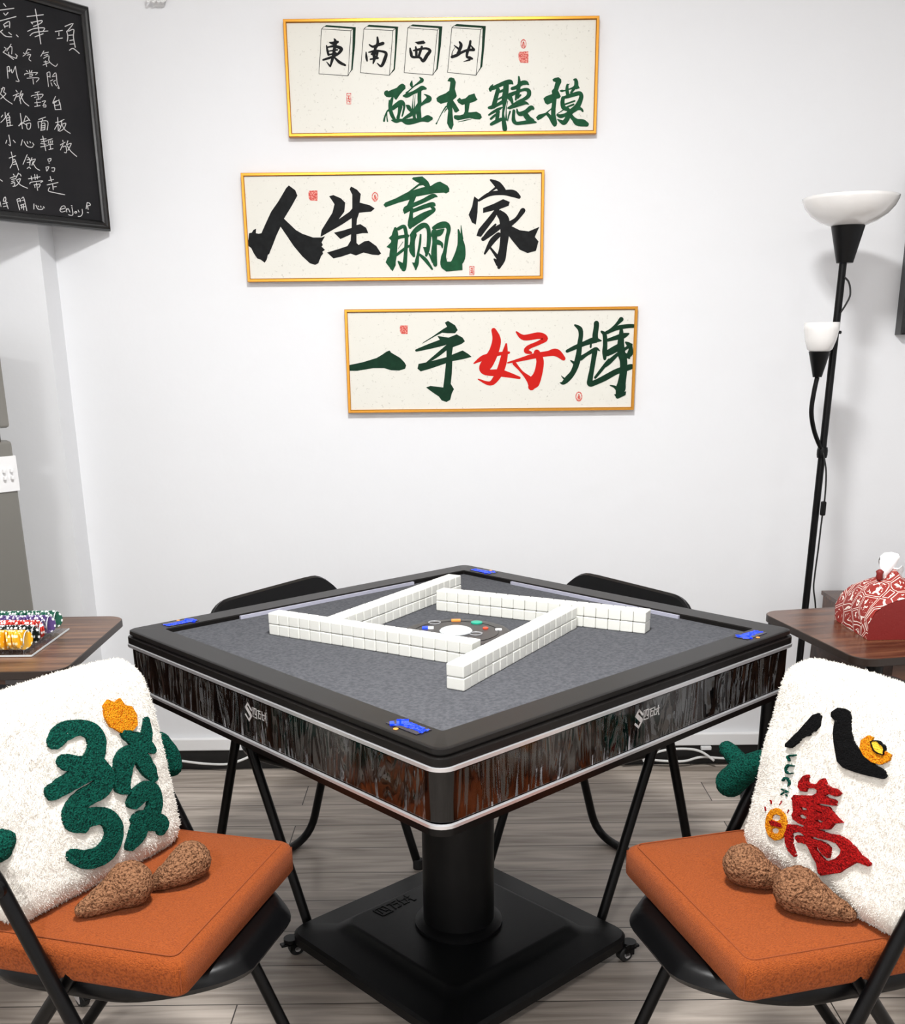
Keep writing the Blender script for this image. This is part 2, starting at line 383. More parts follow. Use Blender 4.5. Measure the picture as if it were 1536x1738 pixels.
# white skirting with a dark recess below it
x0 = CXF
struct(boxo('baseboard_back', ((x0 + XR) / 2, WY - 0.009, 0.09), (XR - x0, 0.018, 0.042), M['trim'], bev=0.004))
struct(boxo('trim_1', ((x0 + XR) / 2, WY - 0.004, 0.034), (XR - x0, 0.008, 0.069), M['recess']))
struct(boxo('baseboard_pillar', ((XL + CXF) / 2, CYF - 0.009, 0.09), (CXF - XL, 0.018, 0.042), M['trim'], bev=0.004))

# ------------------------------------------------------------------ framed calligraphy
YF = WY - 0.024                              # front of the frames
YP = WY - 0.019                              # print surface
def painting(label, corners, drop=0.0):
    P = [aty(x, y, YF) for x, y in corners]
    xa = (P[0].x + P[3].x) / 2; xb = (P[1].x + P[2].x) / 2
    zb = (P[2].z + P[3].z) / 2; zt = (P[0].z + P[1].z) / 2
    cx, cz, w, h = (xa + xb) / 2, (zt + zb) / 2, xb - xa, zt - zb
    root = thing('framed_calligraphy', label, 'picture', (cx, WY - 0.002, cz), 0, 'calligraphy prints on the white wall')
    bm = bmesh.new(); t = 0.009; d = 0.022
    prof = [(0, -0.0), (0, -d + 0.002), (0.0015, -d), (t - 0.002, -d), (t, -d + 0.0015), (t, -d + 0.008)]
    rings = []
    for o_, y in prof:
        hx, hz = w / 2 - o_, h / 2 - o_
        rings.append([(-hx, y, -hz), (hx, y, -hz), (hx, y, hz), (-hx, y, hz)])
    loft(bm, rings, True, False)
    obj('frame', bm, M['gold'], root)
    boxo('print_sheet', (0, -0.0095, 0), (w - 2 * t + 0.001, 0.015, h - 2 * t + 0.001), M['paper'], root)
    return root
def ink(root, name, items, conv, m, lift=0.0005, label=None):
    o3 = Vector(root.location)
    o = obj(name, settle(brush(items, conv, lambda px, py: aty(px, py, YP - lift) - o3), Vector((0, -1, 0))), m, root)
    if label: o['label'] = label
    return o
def square_seal(root, x0, y0, x1, y1):
    w, h = x1 - x0, y1 - y0
    f = lambda u, v: (x0 + u * w, y0 + v * h)
    o = ink(root, 'seal_stamp', [('p', [f(.08, .04), f(.97, 0), f(1, .4), f(.98, 1), f(.2, .97), f(.02, .7), f(0, .25)])], crop(0, 0, 1), M['seal'])
    return o
def oval_seal(root, cx, cy, rx, ry):
    ring = lambda k: [(cx + rx * k * math.cos(a * PI / 10), cy + ry * k * math.sin(a * PI / 10)) for a in range(20)]
    it = [('p', ring(1), ring(.74))] + lines(rx * .3, [(cx - rx * .3, cy + ry * .5), (cx, cy - ry * .4), (cx + rx * .35, cy + ry * .5)], [(cx, cy), (cx, cy + ry * .5)])
    return ink(root, 'seal_stamp', it, crop(0, 0, 1), M['seal'])
def box_seal(root, x0, y0, x1, y1):
    e = (x1 - x0) * .16
    it = [('p', [(x0, y0), (x1, y0), (x1, y1), (x0, y1)], [(x0 + e, y0 + e), (x1 - e, y0 + e), (x1 - e, y1 - e), (x0 + e, y1 - e)])]
    mx = (x0 + x1) / 2; h = y1 - y0
    it += lines(e, [(x0 + 2.2 * e, y0 + h * .25), (x1 - 2.2 * e, y0 + h * .25)], [(mx, y0 + h * .2), (mx, y0 + h * .45)], [(x0 + 2 * e, y0 + h * .5), (x1 - 2 * e, y0 + h * .55)], [(x0 + 2 * e, y0 + h * .75), (mx, y0 + h * .65), (x1 - 2 * e, y0 + h * .8)])
    return ink(root, 'seal_stamp', it, crop(0, 0, 1), M['seal'])

# --- top print
P1 = painting('gold-framed print with four drawn mahjong tiles above green brush characters, topmost of three', [(479, 33), (1017, 25), (1013, 226), (491, 233)])
TA, TB = crop(535, 35, 10.24), crop(680, 35, 10.24)
def printed_tile(conv, face, top, side, char):
    edges = list(zip(face, face[1:] + face[:1]))
    o3 = Vector(P1.location)
    bm = brush(lines(9, *[list(e_) for e_ in edges], [face[0], top[0]], [face[1], side[0]], [face[2], side[-2]]), conv, lambda x, y: aty(x, y, YP - .0005) - o3)
    n0 = len(bm.faces)
    brush([('p', top), ('p', side)], conv, lambda x, y: aty(x, y, YP - .0006) - o3, bm)
    for i, f in enumerate(bm.faces): f.material_index = 0 if i < n0 else 1
    settle(bm, Vector((0, -1, 0)))
    t = obj('printed_tile', bm, [M['ink'], M['darkgreen_ink']], P1)
    c = obj('brush_character', settle(brush(char, conv, lambda x, y: aty(x, y, YP - .0005) - o3), Vector((0, -1, 0))), M['ink'], t)
printed_tile(TA, [(110, 145), (620, 175), (570, 960), (65, 925)], [(150, 105), (195, 78), (705, 115), (655, 142)],
    [(655, 142), (705, 115), (695, 400), (650, 850), (595, 915), (625, 860), (645, 500)],
    [st((330, 315, 20), (350, 380, 60), (315, 600, 50), (290, 700, 48), (262, 800, 25)), st((250, 380, 25), (320, 392, 62), (392, 370, 45)),
     st((197, 435, 25), (212, 520, 40), (232, 595, 42)), st((215, 462, 25), (330, 445, 45), (450, 485, 62), (420, 555, 50), (345, 610, 40), (240, 650, 42), (138, 682, 34)),
     st((240, 530, 22), (385, 508, 30)), st((245, 592, 28), (360, 565, 36)), st((325, 630, 25), (420, 722, 52), (522, 775, 36)), st((200, 720, 14), (258, 792, 34))])
printed_tile(TA, [(845, 145), (1350, 172), (1290, 952), (785, 905)], [(890, 105), (935, 72), (1440, 105), (1395, 135)],
    [(1395, 135), (1440, 105), (1425, 350), (1385, 850), (1325, 920), (1360, 850), (1385, 500)],
    [st((1080, 288, 30), (1086, 400, 55), (1045, 480, 50), (1030, 560, 40)), st((940, 418, 24), (1000, 452, 42), (1090, 425, 50), (1175, 395, 62)),
     st((884, 548, 20), (890, 640, 42), (902, 702, 26)), st((930, 550, 22), (1040, 530, 50), (1130, 530, 36), (1230, 565, 52), (1205, 680, 60), (1148, 790, 46), (1075, 738, 14)),
     st((980, 582, 36), (1060, 572, 42)), st((960, 672, 30), (1090, 650, 36)), st((1000, 560, 36), (1030, 640, 60), (1008, 742, 26)), st((1095, 520, 26), (1065, 640, 40))])
printed_tile(TB, [(125, 125), (640, 165), (560, 945), (60, 905)], [(165, 95), (207, 65), (725, 100), (668, 132)],
    [(668, 132), (725, 100), (700, 420), (645, 840), (565, 935), (618, 850), (650, 500)],
    [('p', [(240, 372), (400, 345), (435, 388), (405, 405), (300, 416)]),
     st((163, 478, 24), (180, 560, 52), (205, 630, 46), (330, 640, 40), (392, 700, 56), (460, 600, 62), (510, 522, 52), (430, 482, 40), (280, 510, 42), (220, 520, 22)),
     st((262, 458, 30), (272, 550, 46), (272, 630, 40)), st((368, 455, 42), (340, 540, 46), (310, 632, 42))])
printed_tile(TB, [(890, 122), (1390, 155), (1310, 950), (815, 900)], [(920, 95), (972, 58), (1480, 95), (1425, 127)],
    [(1425, 127), (1480, 95), (1455, 450), (1418, 800), (1305, 950), (1380, 830), (1410, 500)],
    [st((1025, 372, 34), (1050, 430, 58), (1015, 530, 52), (985, 575, 38)), st((930, 430, 16), (1010, 492, 42)), st((955, 450, 8), (898, 550, 12), (892, 630, 22)),
     st((892, 632, 52), (980, 600, 54), (1060, 552, 46), (1170, 512, 46), (1272, 510, 46)), st((1212, 358, 42), (1198, 440, 46), (1160, 550, 50), (1152, 628, 42), (1200, 645, 52), (1240, 662, 40)),
     st((1200, 680, 36), (1095, 714, 10)), st((1220, 430, 18), (1272, 502, 44))])
K = crop(645, 125, 15.36)
ink(P1, 'brush_character', [('p', [(100, 500), (130, 450), (190, 430), (215, 460), (300, 420), (430, 370), (500, 300), (560, 262), (600, 262), (660, 310), (665, 390), (600, 450), (520, 545), (420, 690), (385, 660), (345, 600), (250, 620), (170, 610), (110, 550)]),
    st((330, 600, 50), (285, 760, 95), (250, 930, 75), (185, 985, 40), (125, 1130, 46), (105, 1235, 56)), st((180, 990, 20), (178, 1120, 30), (195, 1245, 36)),
    st((240, 690, 26), (255, 850, 80), (300, 1050, 100), (375, 1190, 80)), st((330, 905, 110), (450, 810, 130), (560, 760, 150), (630, 840, 66), (605, 1000, 50), (575, 1110, 36)),
    st((530, 860, 120), (495, 1040, 80), (470, 1150, 90)), st((300, 1215, 26), (420, 1232, 110), (560, 1215, 80), (700, 1255, 150), (860, 1240, 150), (1080, 1205, 100), (1240, 1175, 190), (1325, 1170, 110)),
    st((832, 185, 18), (815, 280, 80), (835, 345, 46)), st((1035, 98, 26), (1095, 170, 100), (1020, 235, 66), (900, 318, 36), (780, 425, 30), (690, 505, 50)),
    st((615, 580, 50), (700, 570, 120), (850, 505, 90), (1000, 430, 110), (1100, 375, 120), (1190, 390, 60)), st((1030, 450, 100), (1025, 640, 100), (1030, 780, 110), (985, 910, 160), (1010, 1050, 130), (1020, 1150, 120)),
    st((870, 570, 12), (852, 760, 24), (842, 930, 44)), st((920, 550, 12), (900, 760, 20), (892, 920, 34)), st((1150, 538, 16), (1230, 580, 66), (1275, 660, 150), (1160, 745, 96), (1075, 815, 60)),
    st((690, 830, 40), (740, 870, 110), (790, 955, 80)), st((885, 955, 100), (820, 1050, 110), (720, 1115, 90), (605, 1185, 50)), st((905, 980, 90), (890, 1100, 80), (905, 1180, 80))], K, M['green_ink'])
K = crop(735, 125, 15.36)
ink(P1, 'brush_character', [('p', [(375, 190), (420, 110), (470, 95), (550, 120), (595, 220), (570, 400), (620, 580), (600, 620), (520, 690), (600, 810), (690, 960), (600, 1020), (560, 1000), (505, 880), (510, 1050), (525, 1200), (535, 1340), (480, 1470), (420, 1410), (365, 1290), (375, 1130), (395, 960), (340, 860), (370, 760), (380, 740), (200, 790), (100, 720), (85, 640), (160, 580), (330, 510), (420, 440), (440, 320), (450, 210), (400, 200)]),
    st((335, 860, 40), (220, 1040, 24), (120, 1240, 20), (85, 1305, 40)), st((350, 920, 36), (290, 1010, 12)),
    ('p', [(620, 690), (690, 625), (740, 670), (850, 640), (930, 560), (1080, 515), (1130, 640), (1165, 670), (1100, 720), (960, 770), (945, 850), (920, 1010), (1000, 1005), (1130, 990), (1240, 1050), (1275, 1140), (1220, 1195), (1110, 1190), (960, 1160), (830, 1180), (650, 1220), (560, 1180), (535, 1130), (560, 1080), (700, 1085), (790, 1060), (825, 990), (825, 800), (760, 820), (660, 760)]),
    st((650, 1262, 12), (850, 1215, 24), (1000, 1182, 12))], K, M['green_ink'])
K = crop(820, 125, 15.36)
ink(P1, 'brush_character', [st((190, 440, 70), (205, 390, 110), (300, 360, 110), (450, 290, 110), (600, 230, 120), (710, 220, 130), (775, 270, 36)), st((250, 290, 30), (200, 350, 60)),
    st((390, 420, 110), (350, 560, 110), (310, 720, 120), (270, 860, 120)), st((600, 260, 140), (590, 450, 150), (560, 650, 150), (545, 850, 80), (520, 1050, 60), (540, 1250, 110), (565, 1440, 130)),
    st((640, 720, 20), (605, 900, 20), (600, 1050, 30), (600, 1200, 60)), st((370, 500, 50), (540, 430, 80)), st((370, 680, 40), (540, 590, 60)), st((360, 800, 50), (540, 700, 70)),
    st((150, 890, 70), (230, 875, 100), (400, 820, 50), (520, 770, 40)), st((150, 1078, 46), (250, 1010, 70), (400, 930, 80), (490, 885, 40)), st((200, 1180, 60), (280, 1110, 66), (420, 1000, 46)),
    st((210, 1320, 80), (320, 1260, 100), (470, 1190, 90)), st((385, 960, 86), (375, 1100, 100), (350, 1220, 80)),
    st((928, 80, 44), (940, 220, 80), (920, 400, 100), (890, 560, 110)), st((755, 390, 86), (880, 350, 100), (1010, 250, 120), (1120, 240, 110), (1180, 285, 36)),
    st((700, 560, 120), (880, 480, 80), (1080, 415, 80), (1185, 450, 110), (1185, 570, 110), (1080, 660, 90), (900, 740, 70), (740, 840, 54), (650, 900, 46)),
    st((680, 600, 140), (740, 700, 90), (760, 770, 60)), st((865, 560, 60), (850, 680, 50)), st((975, 560, 50), (900, 640, 44)), st((690, 910, 46), (850, 850, 64), (1000, 780, 110), (1110, 765, 80), (1185, 800, 24)),
    st((800, 970, 80), (790, 1120, 86), (800, 1230, 106), (870, 1295, 86), (1050, 1280, 96), (1250, 1255, 106), (1375, 1270, 40)), st((1090, 1050, 140), (1180, 1170, 140), (1290, 1225, 100)),
    st((880, 930, 36), (900, 1010, 70), (980, 1050, 120), (1120, 990, 110), (1245, 890, 120), (1300, 910, 80)), st((700, 990, 46), (660, 1120, 36), (640, 1230, 26))], K, M['green_ink'])
K = crop(905, 125, 15.36)
ink(P1, 'brush_character', [('p', [(500, 150), (560, 110), (660, 90), (730, 150), (735, 220), (680, 340), (650, 440), (720, 590), (690, 640), (610, 660), (600, 780), (585, 900), (580, 1060), (610, 1200), (625, 1300), (600, 1370), (540, 1385), (480, 1310), (410, 1170), (340, 1080), (220, 1170), (120, 1220), (70, 1140), (140, 1070), (320, 1020), (470, 900), (490, 760), (370, 810), (310, 770), (265, 650), (330, 590), (490, 530), (480, 450), (540, 380), (580, 220), (520, 200)], [(385, 1010), (465, 1085), (465, 942)]),
    st((892, 290, 60), (880, 420, 90), (905, 570, 90)), st((945, 268, 14), (895, 300, 46)), st((705, 450, 36), (750, 450, 64), (830, 440, 36), (1000, 385, 50), (1130, 350, 120), (1190, 370, 46)),
    st((1062, 160, 46), (1110, 170, 90), (1120, 300, 110), (1060, 395, 80), (985, 500, 56)), st((780, 630, 96), (762, 750, 110), (790, 880, 120), (900, 930, 110)), st((745, 640, 50), (900, 595, 96), (1080, 540, 110), (1215, 515, 110), (1255, 600, 110), (1205, 750, 130), (1130, 880, 150), (1000, 980, 140), (920, 1060, 150), (880, 1180, 130), (800, 1275, 130), (710, 1240, 80), (635, 1190, 30)),
    st((830, 800, 44), (1080, 712, 46)), st((880, 870, 44), (1050, 805, 54)), st((630, 1080, 60), (720, 1110, 106), (860, 1060, 86), (1000, 970, 110), (1150, 905, 110), (1250, 925, 70), (1290, 980, 50)),
    st((970, 1090, 110), (1050, 1180, 110), (1150, 1265, 180), (1290, 1285, 190), (1390, 1320, 130)), st((615, 1055, 16), (780, 950, 26))], K, M['green_ink'])
oval_seal(P1, 888.5, 74.5, 5, 8.2); square_seal(P1, 880, 87, 897, 107); box_seal(P1, 588, 158, 596, 177)

# --- middle print
P2 = painting('gold-framed print of two black, one green and one black brush characters, middle of three', [(408, 293), (924, 288), (922, 472), (420, 480)])
K = crop(400, 270, 5.486)
ink(P2, 'brush_character', [('p', [(495, 245), (555, 290), (575, 340), (520, 440), (450, 555), (560, 660), (620, 695), (720, 730), (800, 730), (832, 718), (800, 775), (812, 800), (800, 815), (832, 845), (808, 862), (815, 880), (795, 905), (770, 970), (740, 985), (690, 970), (620, 905), (540, 810), (480, 720), (418, 630), (380, 710), (350, 790), (325, 850), (312, 885), (300, 890), (290, 935), (270, 965), (235, 938), (200, 925), (170, 880), (145, 830), (110, 800), (118, 750), (125, 690), (150, 685), (165, 660), (190, 648), (188, 690), (215, 695), (240, 690), (270, 620), (330, 490), (400, 390), (470, 270)])], K, M['ink'])
ink(P2, 'brush_character', [('p', [(870, 345), (910, 335), (980, 365), (1020, 405), (1012, 490), (960, 560), (1060, 490), (1085, 460), (1085, 330), (1060, 280), (1075, 255), (1130, 285), (1165, 325), (1155, 405), (1250, 430), (1295, 460), (1260, 490), (1150, 500), (1130, 560), (1125, 615), (1160, 605), (1215, 640), (1235, 690), (1180, 690), (1125, 700), (1125, 780), (1145, 800), (1200, 765), (1240, 760), (1310, 810), (1355, 880), (1330, 895), (1270, 890), (1190, 870), (1120, 898), (1070, 880), (980, 910), (910, 925), (850, 870), (950, 840), (1040, 810), (1070, 760), (1075, 700), (975, 745), (915, 685), (1000, 665), (1080, 640), (1080, 550), (990, 610), (850, 690), (790, 725), (800, 660), (900, 500), (920, 420)])], K, M['ink'])
K = crop(645, 290, 9.6)
ink(P2, 'brush_character', [('p', [(520, 130), (540, 105), (690, 90), (740, 130), (790, 180), (820, 250), (880, 210), (930, 185), (980, 175), (1100, 240), (1130, 290), (1125, 340), (1075, 370), (1040, 355), (890, 365), (700, 400), (590, 420), (545, 530), (500, 650), (395, 705), (370, 640), (390, 590), (440, 560), (480, 470), (300, 520), (90, 595), (55, 555), (85, 515), (250, 450), (460, 340), (640, 200), (600, 185)], [(540, 315), (640, 285), (735, 258), (700, 232), (640, 242)]),
    st((510, 570, 70), (700, 490, 70), (860, 410, 75), (930, 420, 20)), st((520, 660, 60), (700, 590, 70), (850, 545, 76), (885, 560, 46)), st((845, 590, 50), (875, 640, 60), (720, 730, 110), (560, 830, 120), (500, 880, 106)),
    st((520, 620, 50), (505, 740, 66), (500, 850, 96), (490, 920, 56)),
    st((250, 940, 50), (245, 1050, 110), (230, 1200, 110), (210, 1400, 120), (195, 1580, 70)), ('p', [(140, 1095), (230, 1010), (230, 1130), (180, 1130)]), ('p', [(105, 1240), (220, 1120), (210, 1290)]), ('p', [(90, 1490), (130, 1400), (260, 1400), (255, 1540), (205, 1638)]),
    st((295, 945, 56), (385, 905, 60), (415, 970, 60), (430, 1100, 60), (420, 1300, 60), (405, 1500, 70), (385, 1600, 80)), st((230, 1105, 80), (330, 1078, 56), (450, 1060, 56)), st((270, 1370, 46), (400, 1270, 46), (480, 1220, 36)), st((300, 1480, 30), (375, 1560, 110)), st((295, 1270, 5), (375, 1155, 8)),
    st((505, 1050, 50), (600, 955, 86), (715, 885, 86), (785, 940, 66), (798, 1100, 70), (780, 1280, 60), (752, 1380, 40)), st((545, 1040, 110), (530, 1150, 80), (522, 1290, 96), (552, 1385, 46)), st((662, 1040, 30), (650, 1180, 40), (620, 1350, 40), (597, 1500, 70), (582, 1605, 24)), st((640, 1360, 36), (740, 1450, 60), (850, 1600, 30)), ('p', [(520, 1490), (590, 1500), (580, 1620)]), ('p', [(700, 1240), (770, 1240), (750, 1392)]),
    st((875, 930, 60), (980, 890, 106), (1075, 880, 100), (1118, 950, 70), (1090, 1100, 60), (1060, 1300, 60), (1035, 1420, 90), (1060, 1540, 140), (1180, 1545, 140), (1285, 1430, 190), (1320, 1250, 140), (1308, 1130, 90), (1275, 960, 24)), st((1335, 1110, 46), (1320, 890, 8)),
    st((885, 1000, 106), (890, 1150, 76), (880, 1350, 96), (900, 1530, 66)), st((830, 1050, 50), (960, 1010, 106), (1035, 955, 30)), st((930, 1160, 86), (1000, 1190, 56), (1015, 1255, 16)), st((800, 1350, 24), (870, 1480, 56)), ('p', [(1040, 1480), (1340, 1480), (1345, 1615), (1080, 1640), (1020, 1590)])], K, M['green_ink'])
K = crop(650, 270, 5.297)
ink(P2, 'brush_character', [st((968, 188, 18), (1030, 230, 62), (1080, 290, 60)), st((862, 372, 22), (960, 315, 38), (1080, 302, 46), (1170, 310, 66), (1222, 340, 36)), ('p', [(820, 335), (855, 360), (850, 480), (835, 590), (800, 570), (770, 500), (800, 430)]),
    ('p', [(900, 440), (1000, 400), (1080, 360), (1140, 385), (1130, 420), (1050, 450), (1000, 540), (880, 700), (840, 690), (860, 630), (960, 510), (1000, 460), (900, 485)]), st((935, 315, 8), (1040, 240, 26)),
    st((1050, 490, 66), (1090, 545, 90), (1095, 660, 80), (1080, 800, 70), (1060, 900, 80), (1042, 975, 30)), st((1000, 900, 16), (1040, 940, 56)), st((1060, 600, 40), (990, 650, 50), (900, 720, 36)), st((1040, 680, 46), (980, 740, 50), (915, 850, 18)), st((960, 790, 16), (1040, 895, 36)), st((1012, 588, 18), (950, 660, 36), (900, 722, 28)),
    st((1258, 462, 48), (1200, 540, 36), (1130, 590, 56)), ('p', [(1110, 560), (1150, 600), (1230, 640), (1310, 650), (1405, 610), (1365, 700), (1398, 740), (1375, 825), (1300, 845), (1230, 815), (1160, 730), (1100, 650)])], K, M['ink'])
square_seal(P2, 523.5, 323, 539, 341); oval_seal(P2, 636.5, 334, 5.5, 8.3); box_seal(P2, 797, 451.5, 805, 467)

# --- bottom print
P3 = painting('gold-framed print of green brush characters with one red, lowest of three', [(583, 525), (1082, 520), (1077, 697), (592, 700)])
K = crop(570, 500, 5.486)
ink(P3, 'brush_character', [('p', [(106, 660), (250, 630), (380, 590), (430, 560), (465, 535), (500, 520), (515, 540), (600, 590), (640, 632), (655, 660), (645, 690), (590, 708), (515, 705), (450, 685), (350, 685), (200, 710), (108, 710)])], K, M['darkgreen_ink'])
ink(P3, 'brush_character', [('p', [(1015, 260), (1045, 245), (1110, 285), (1135, 330), (1110, 360), (1040, 360), (990, 355), (930, 385), (800, 460), (820, 440), (900, 390), (1000, 320), (1035, 300)]),
    ('p', [(945, 385), (1050, 400), (1125, 370), (1180, 400), (1202, 435), (1170, 460), (1090, 490), (1080, 560), (1180, 520), (1230, 550), (1265, 580), (1190, 600), (1085, 620), (1080, 740), (1070, 830), (1100, 880), (1080, 920), (1065, 980), (1030, 1000), (985, 985), (960, 950), (900, 910), (840, 865), (880, 850), (1000, 865), (1010, 780), (1025, 640), (880, 690), (790, 715), (760, 690), (770, 645), (850, 630), (1030, 582), (1030, 470), (980, 440)]),
    st((750, 520, 24), (880, 480, 50), (1010, 440, 66)), st((840, 640, 14), (950, 560, 36), (1040, 485, 40))], K, M['darkgreen_ink'])
K = crop(820, 500, 5.486)
ink(P3, 'brush_character', [st((98, 332, 46), (125, 420, 80), (100, 530, 90), (45, 630, 110), (10, 690, 96), (45, 725, 60), (170, 732, 66), (338, 775, 24)), st((215, 460, 18), (200, 560, 60), (170, 680, 70), (120, 780, 60), (60, 828, 40), (-45, 788, 12)), st((-85, 640, 12), (0, 590, 50), (100, 560, 40), (240, 540, 24)),
    st((310, 348, 16), (380, 400, 52), (520, 382, 62), (578, 410, 52), (520, 448, 40), (425, 490, 40), (402, 525, 46), (445, 542, 24)), st((230, 635, 14), (330, 610, 30), (480, 570, 50), (600, 550, 50), (680, 540, 72), (748, 595, 40)), st((500, 540, 60), (530, 620, 70), (510, 740, 80), (470, 820, 110), (450, 860, 66)), st((290, 640, 36), (360, 720, 24), (430, 790, 60), (460, 840, 80))], K, M['red_ink'], label='red brush character')
K = crop(945, 530, 10.97)
ink(P3, 'brush_character', [st((340, 240, 40), (430, 310, 90), (450, 420, 85), (430, 560, 90), (410, 760, 100), (370, 950, 110), (300, 1120, 100), (200, 1240, 110), (120, 1315, 70), (60, 1312, 16)), st((80, 1180, 8), (130, 1230, 36)), st((260, 900, 26), (330, 950, 60)), st((192, 725, 60), (330, 660, 80), (520, 580, 90), (700, 520, 110), (825, 530, 24)),
    st((738, 205, 100), (735, 280, 96), (715, 420, 105), (720, 520, 110)), st((440, 860, 90), (560, 780, 66), (680, 710, 80), (740, 680, 60), (800, 720, 16)), st((640, 560, 36), (630, 650, 36)), st((710, 720, 96), (680, 900, 90), (650, 1080, 90), (620, 1240, 100), (620, 1330, 110), (720, 1305, 100), (900, 1220, 110), (1100, 1110, 106), (1300, 1040, 110), (1385, 1010, 100)),
    st((835, 362, 46), (890, 420, 80), (900, 600, 85), (890, 740, 90), (892, 865, 56)), st((1200, 130, 90), (1120, 220, 56), (1020, 320, 60), (910, 380, 46)), st((935, 385, 50), (1100, 300, 80), (1300, 260, 80), (1425, 255, 72)), st((945, 520, 56), (1080, 480, 80), (1230, 440, 106), (1335, 400, 36)),
    st((1200, 330, 66), (1200, 450, 100), (1190, 600, 130), (1200, 750, 150), (1240, 900, 140), (1240, 1100, 136), (1210, 1300, 150), (1185, 1430, 180), (1130, 1570, 76)), st((930, 770, 106), (1060, 700, 126), (1160, 640, 116)), st((970, 870, 26), (930, 940, 60), (830, 1070, 60), (715, 1215, 46)), st((1130, 780, 60), (980, 920, 86), (900, 1000, 56)),
    st((1285, 560, 36), (1345, 610, 96), (1375, 680, 80), (1360, 770, 106), (1300, 830, 66)), st((1200, 760, 56), (1290, 780, 36), (1345, 850, 46)), st((1245, 700, 56), (1385, 605, 56)), st((990, 1360, 16), (1080, 1390, 50), (1150, 1460, 86)), ('p', [(1065, 1530), (1290, 1470), (1280, 1540), (1130, 1612)])], K, M['darkgreen_ink'])
square_seal(P3, 678.5, 552, 692, 567); oval_seal(P3, 982.5, 673, 5.8, 8.5)

# ------------------------------------------------------------------ chalkboard hung across the corner
BD = Vector((-0.6, -0.8, 0)); BN = Vector((0.8, -0.6, 0))
B0 = aty(183, 393, WY - 0.02); B1 = aty(150, 12, WY - 0.02)
zb0, zb1 = B0.z, B1.z; bx = (B0.x + B1.x) / 2
BL = 0.62
bl = thing('chalkboard', 'black framed chalkboard with white handwritten notice hung across the corner at left', 'chalkboard', (bx, WY - 0.02, zb0), math.atan2(BD.y, BD.x))
# local +x runs along the board to the left of the photo, local +y points into the room
hb = zb1 - zb0; fw_ = 0.026
bm = bmesh.new(); rings = []
for o_, y in [(0, -0.012), (0, 0.006), (0.004, 0.012), (0.010, 0.012), (0.014, 0.009), (0.020, 0.0095), (fw_ - 0.002, 0.006), (fw_, 0.002)]:
    rings.append([(o_, y, o_), (BL - o_, y, o_), (BL - o_, y, hb - o_), (o_, y, hb - o_)])
loft(bm, rings, True, False)
obj('frame', bm, M['boardframe'], bl)
boxo('writing_surface', (BL / 2, -0.004, hb / 2), (BL - 2 * fw_ + 0.001, 0.012, hb - 2 * fw_ + 0.001), M['board'], bl)
bpy.context.view_layer.update()
BMI = bl.matrix_world.inverted()
BPT = Vector((bx, WY - 0.02, zb0)) + BN * 0.0026
def on_board(px, py): return BMI @ onplane(px, py, BPT, BN)
def chalk(conv, w, *rows):
    for r in rows:
        obj('chalk_character', settle(brush(lines(w, *r), conv, on_board, k=4), Vector((0, 1, 0))), M['chalk'], bl)
J = crop(0, 0, 9.6)
chalk(J, 15,
 [[(60, 60), (95, 105)], [(0, 165), (225, 135)], [(60, 215), (85, 245)], [(130, 205), (95, 245)], [(0, 340), (260, 270)], [(60, 400), (80, 450)], [(70, 390), (150, 350), (155, 450)], [(80, 430), (130, 420)], [(0, 520), (40, 490)], [(10, 520), (90, 590), (190, 600)], [(140, 530), (185, 565)], [(265, 570), (295, 600)]],
 [[(575, 150), (610, 350), (665, 715)], [(440, 270), (705, 240)], [(505, 360), (530, 390)], [(520, 365), (680, 335), (660, 380), (545, 430)], [(450, 510), (560, 465), (720, 455), (700, 510)], [(490, 580), (560, 530), (780, 505)], [(570, 600), (700, 550)]],
 [[(900, 515), (1015, 495)], [(960, 530), (960, 580)], [(930, 630), (1015, 620)], [(1060, 430), (1190, 385), (1085, 520)], [(1085, 510), (1105, 590), (1095, 670)], [(1115, 510), (1200, 480), (1195, 600), (1225, 770)], [(1120, 575), (1190, 570)], [(1135, 660), (1200, 650)], [(1140, 720), (1210, 715)], [(1130, 820), (1190, 790), (1290, 870)]])
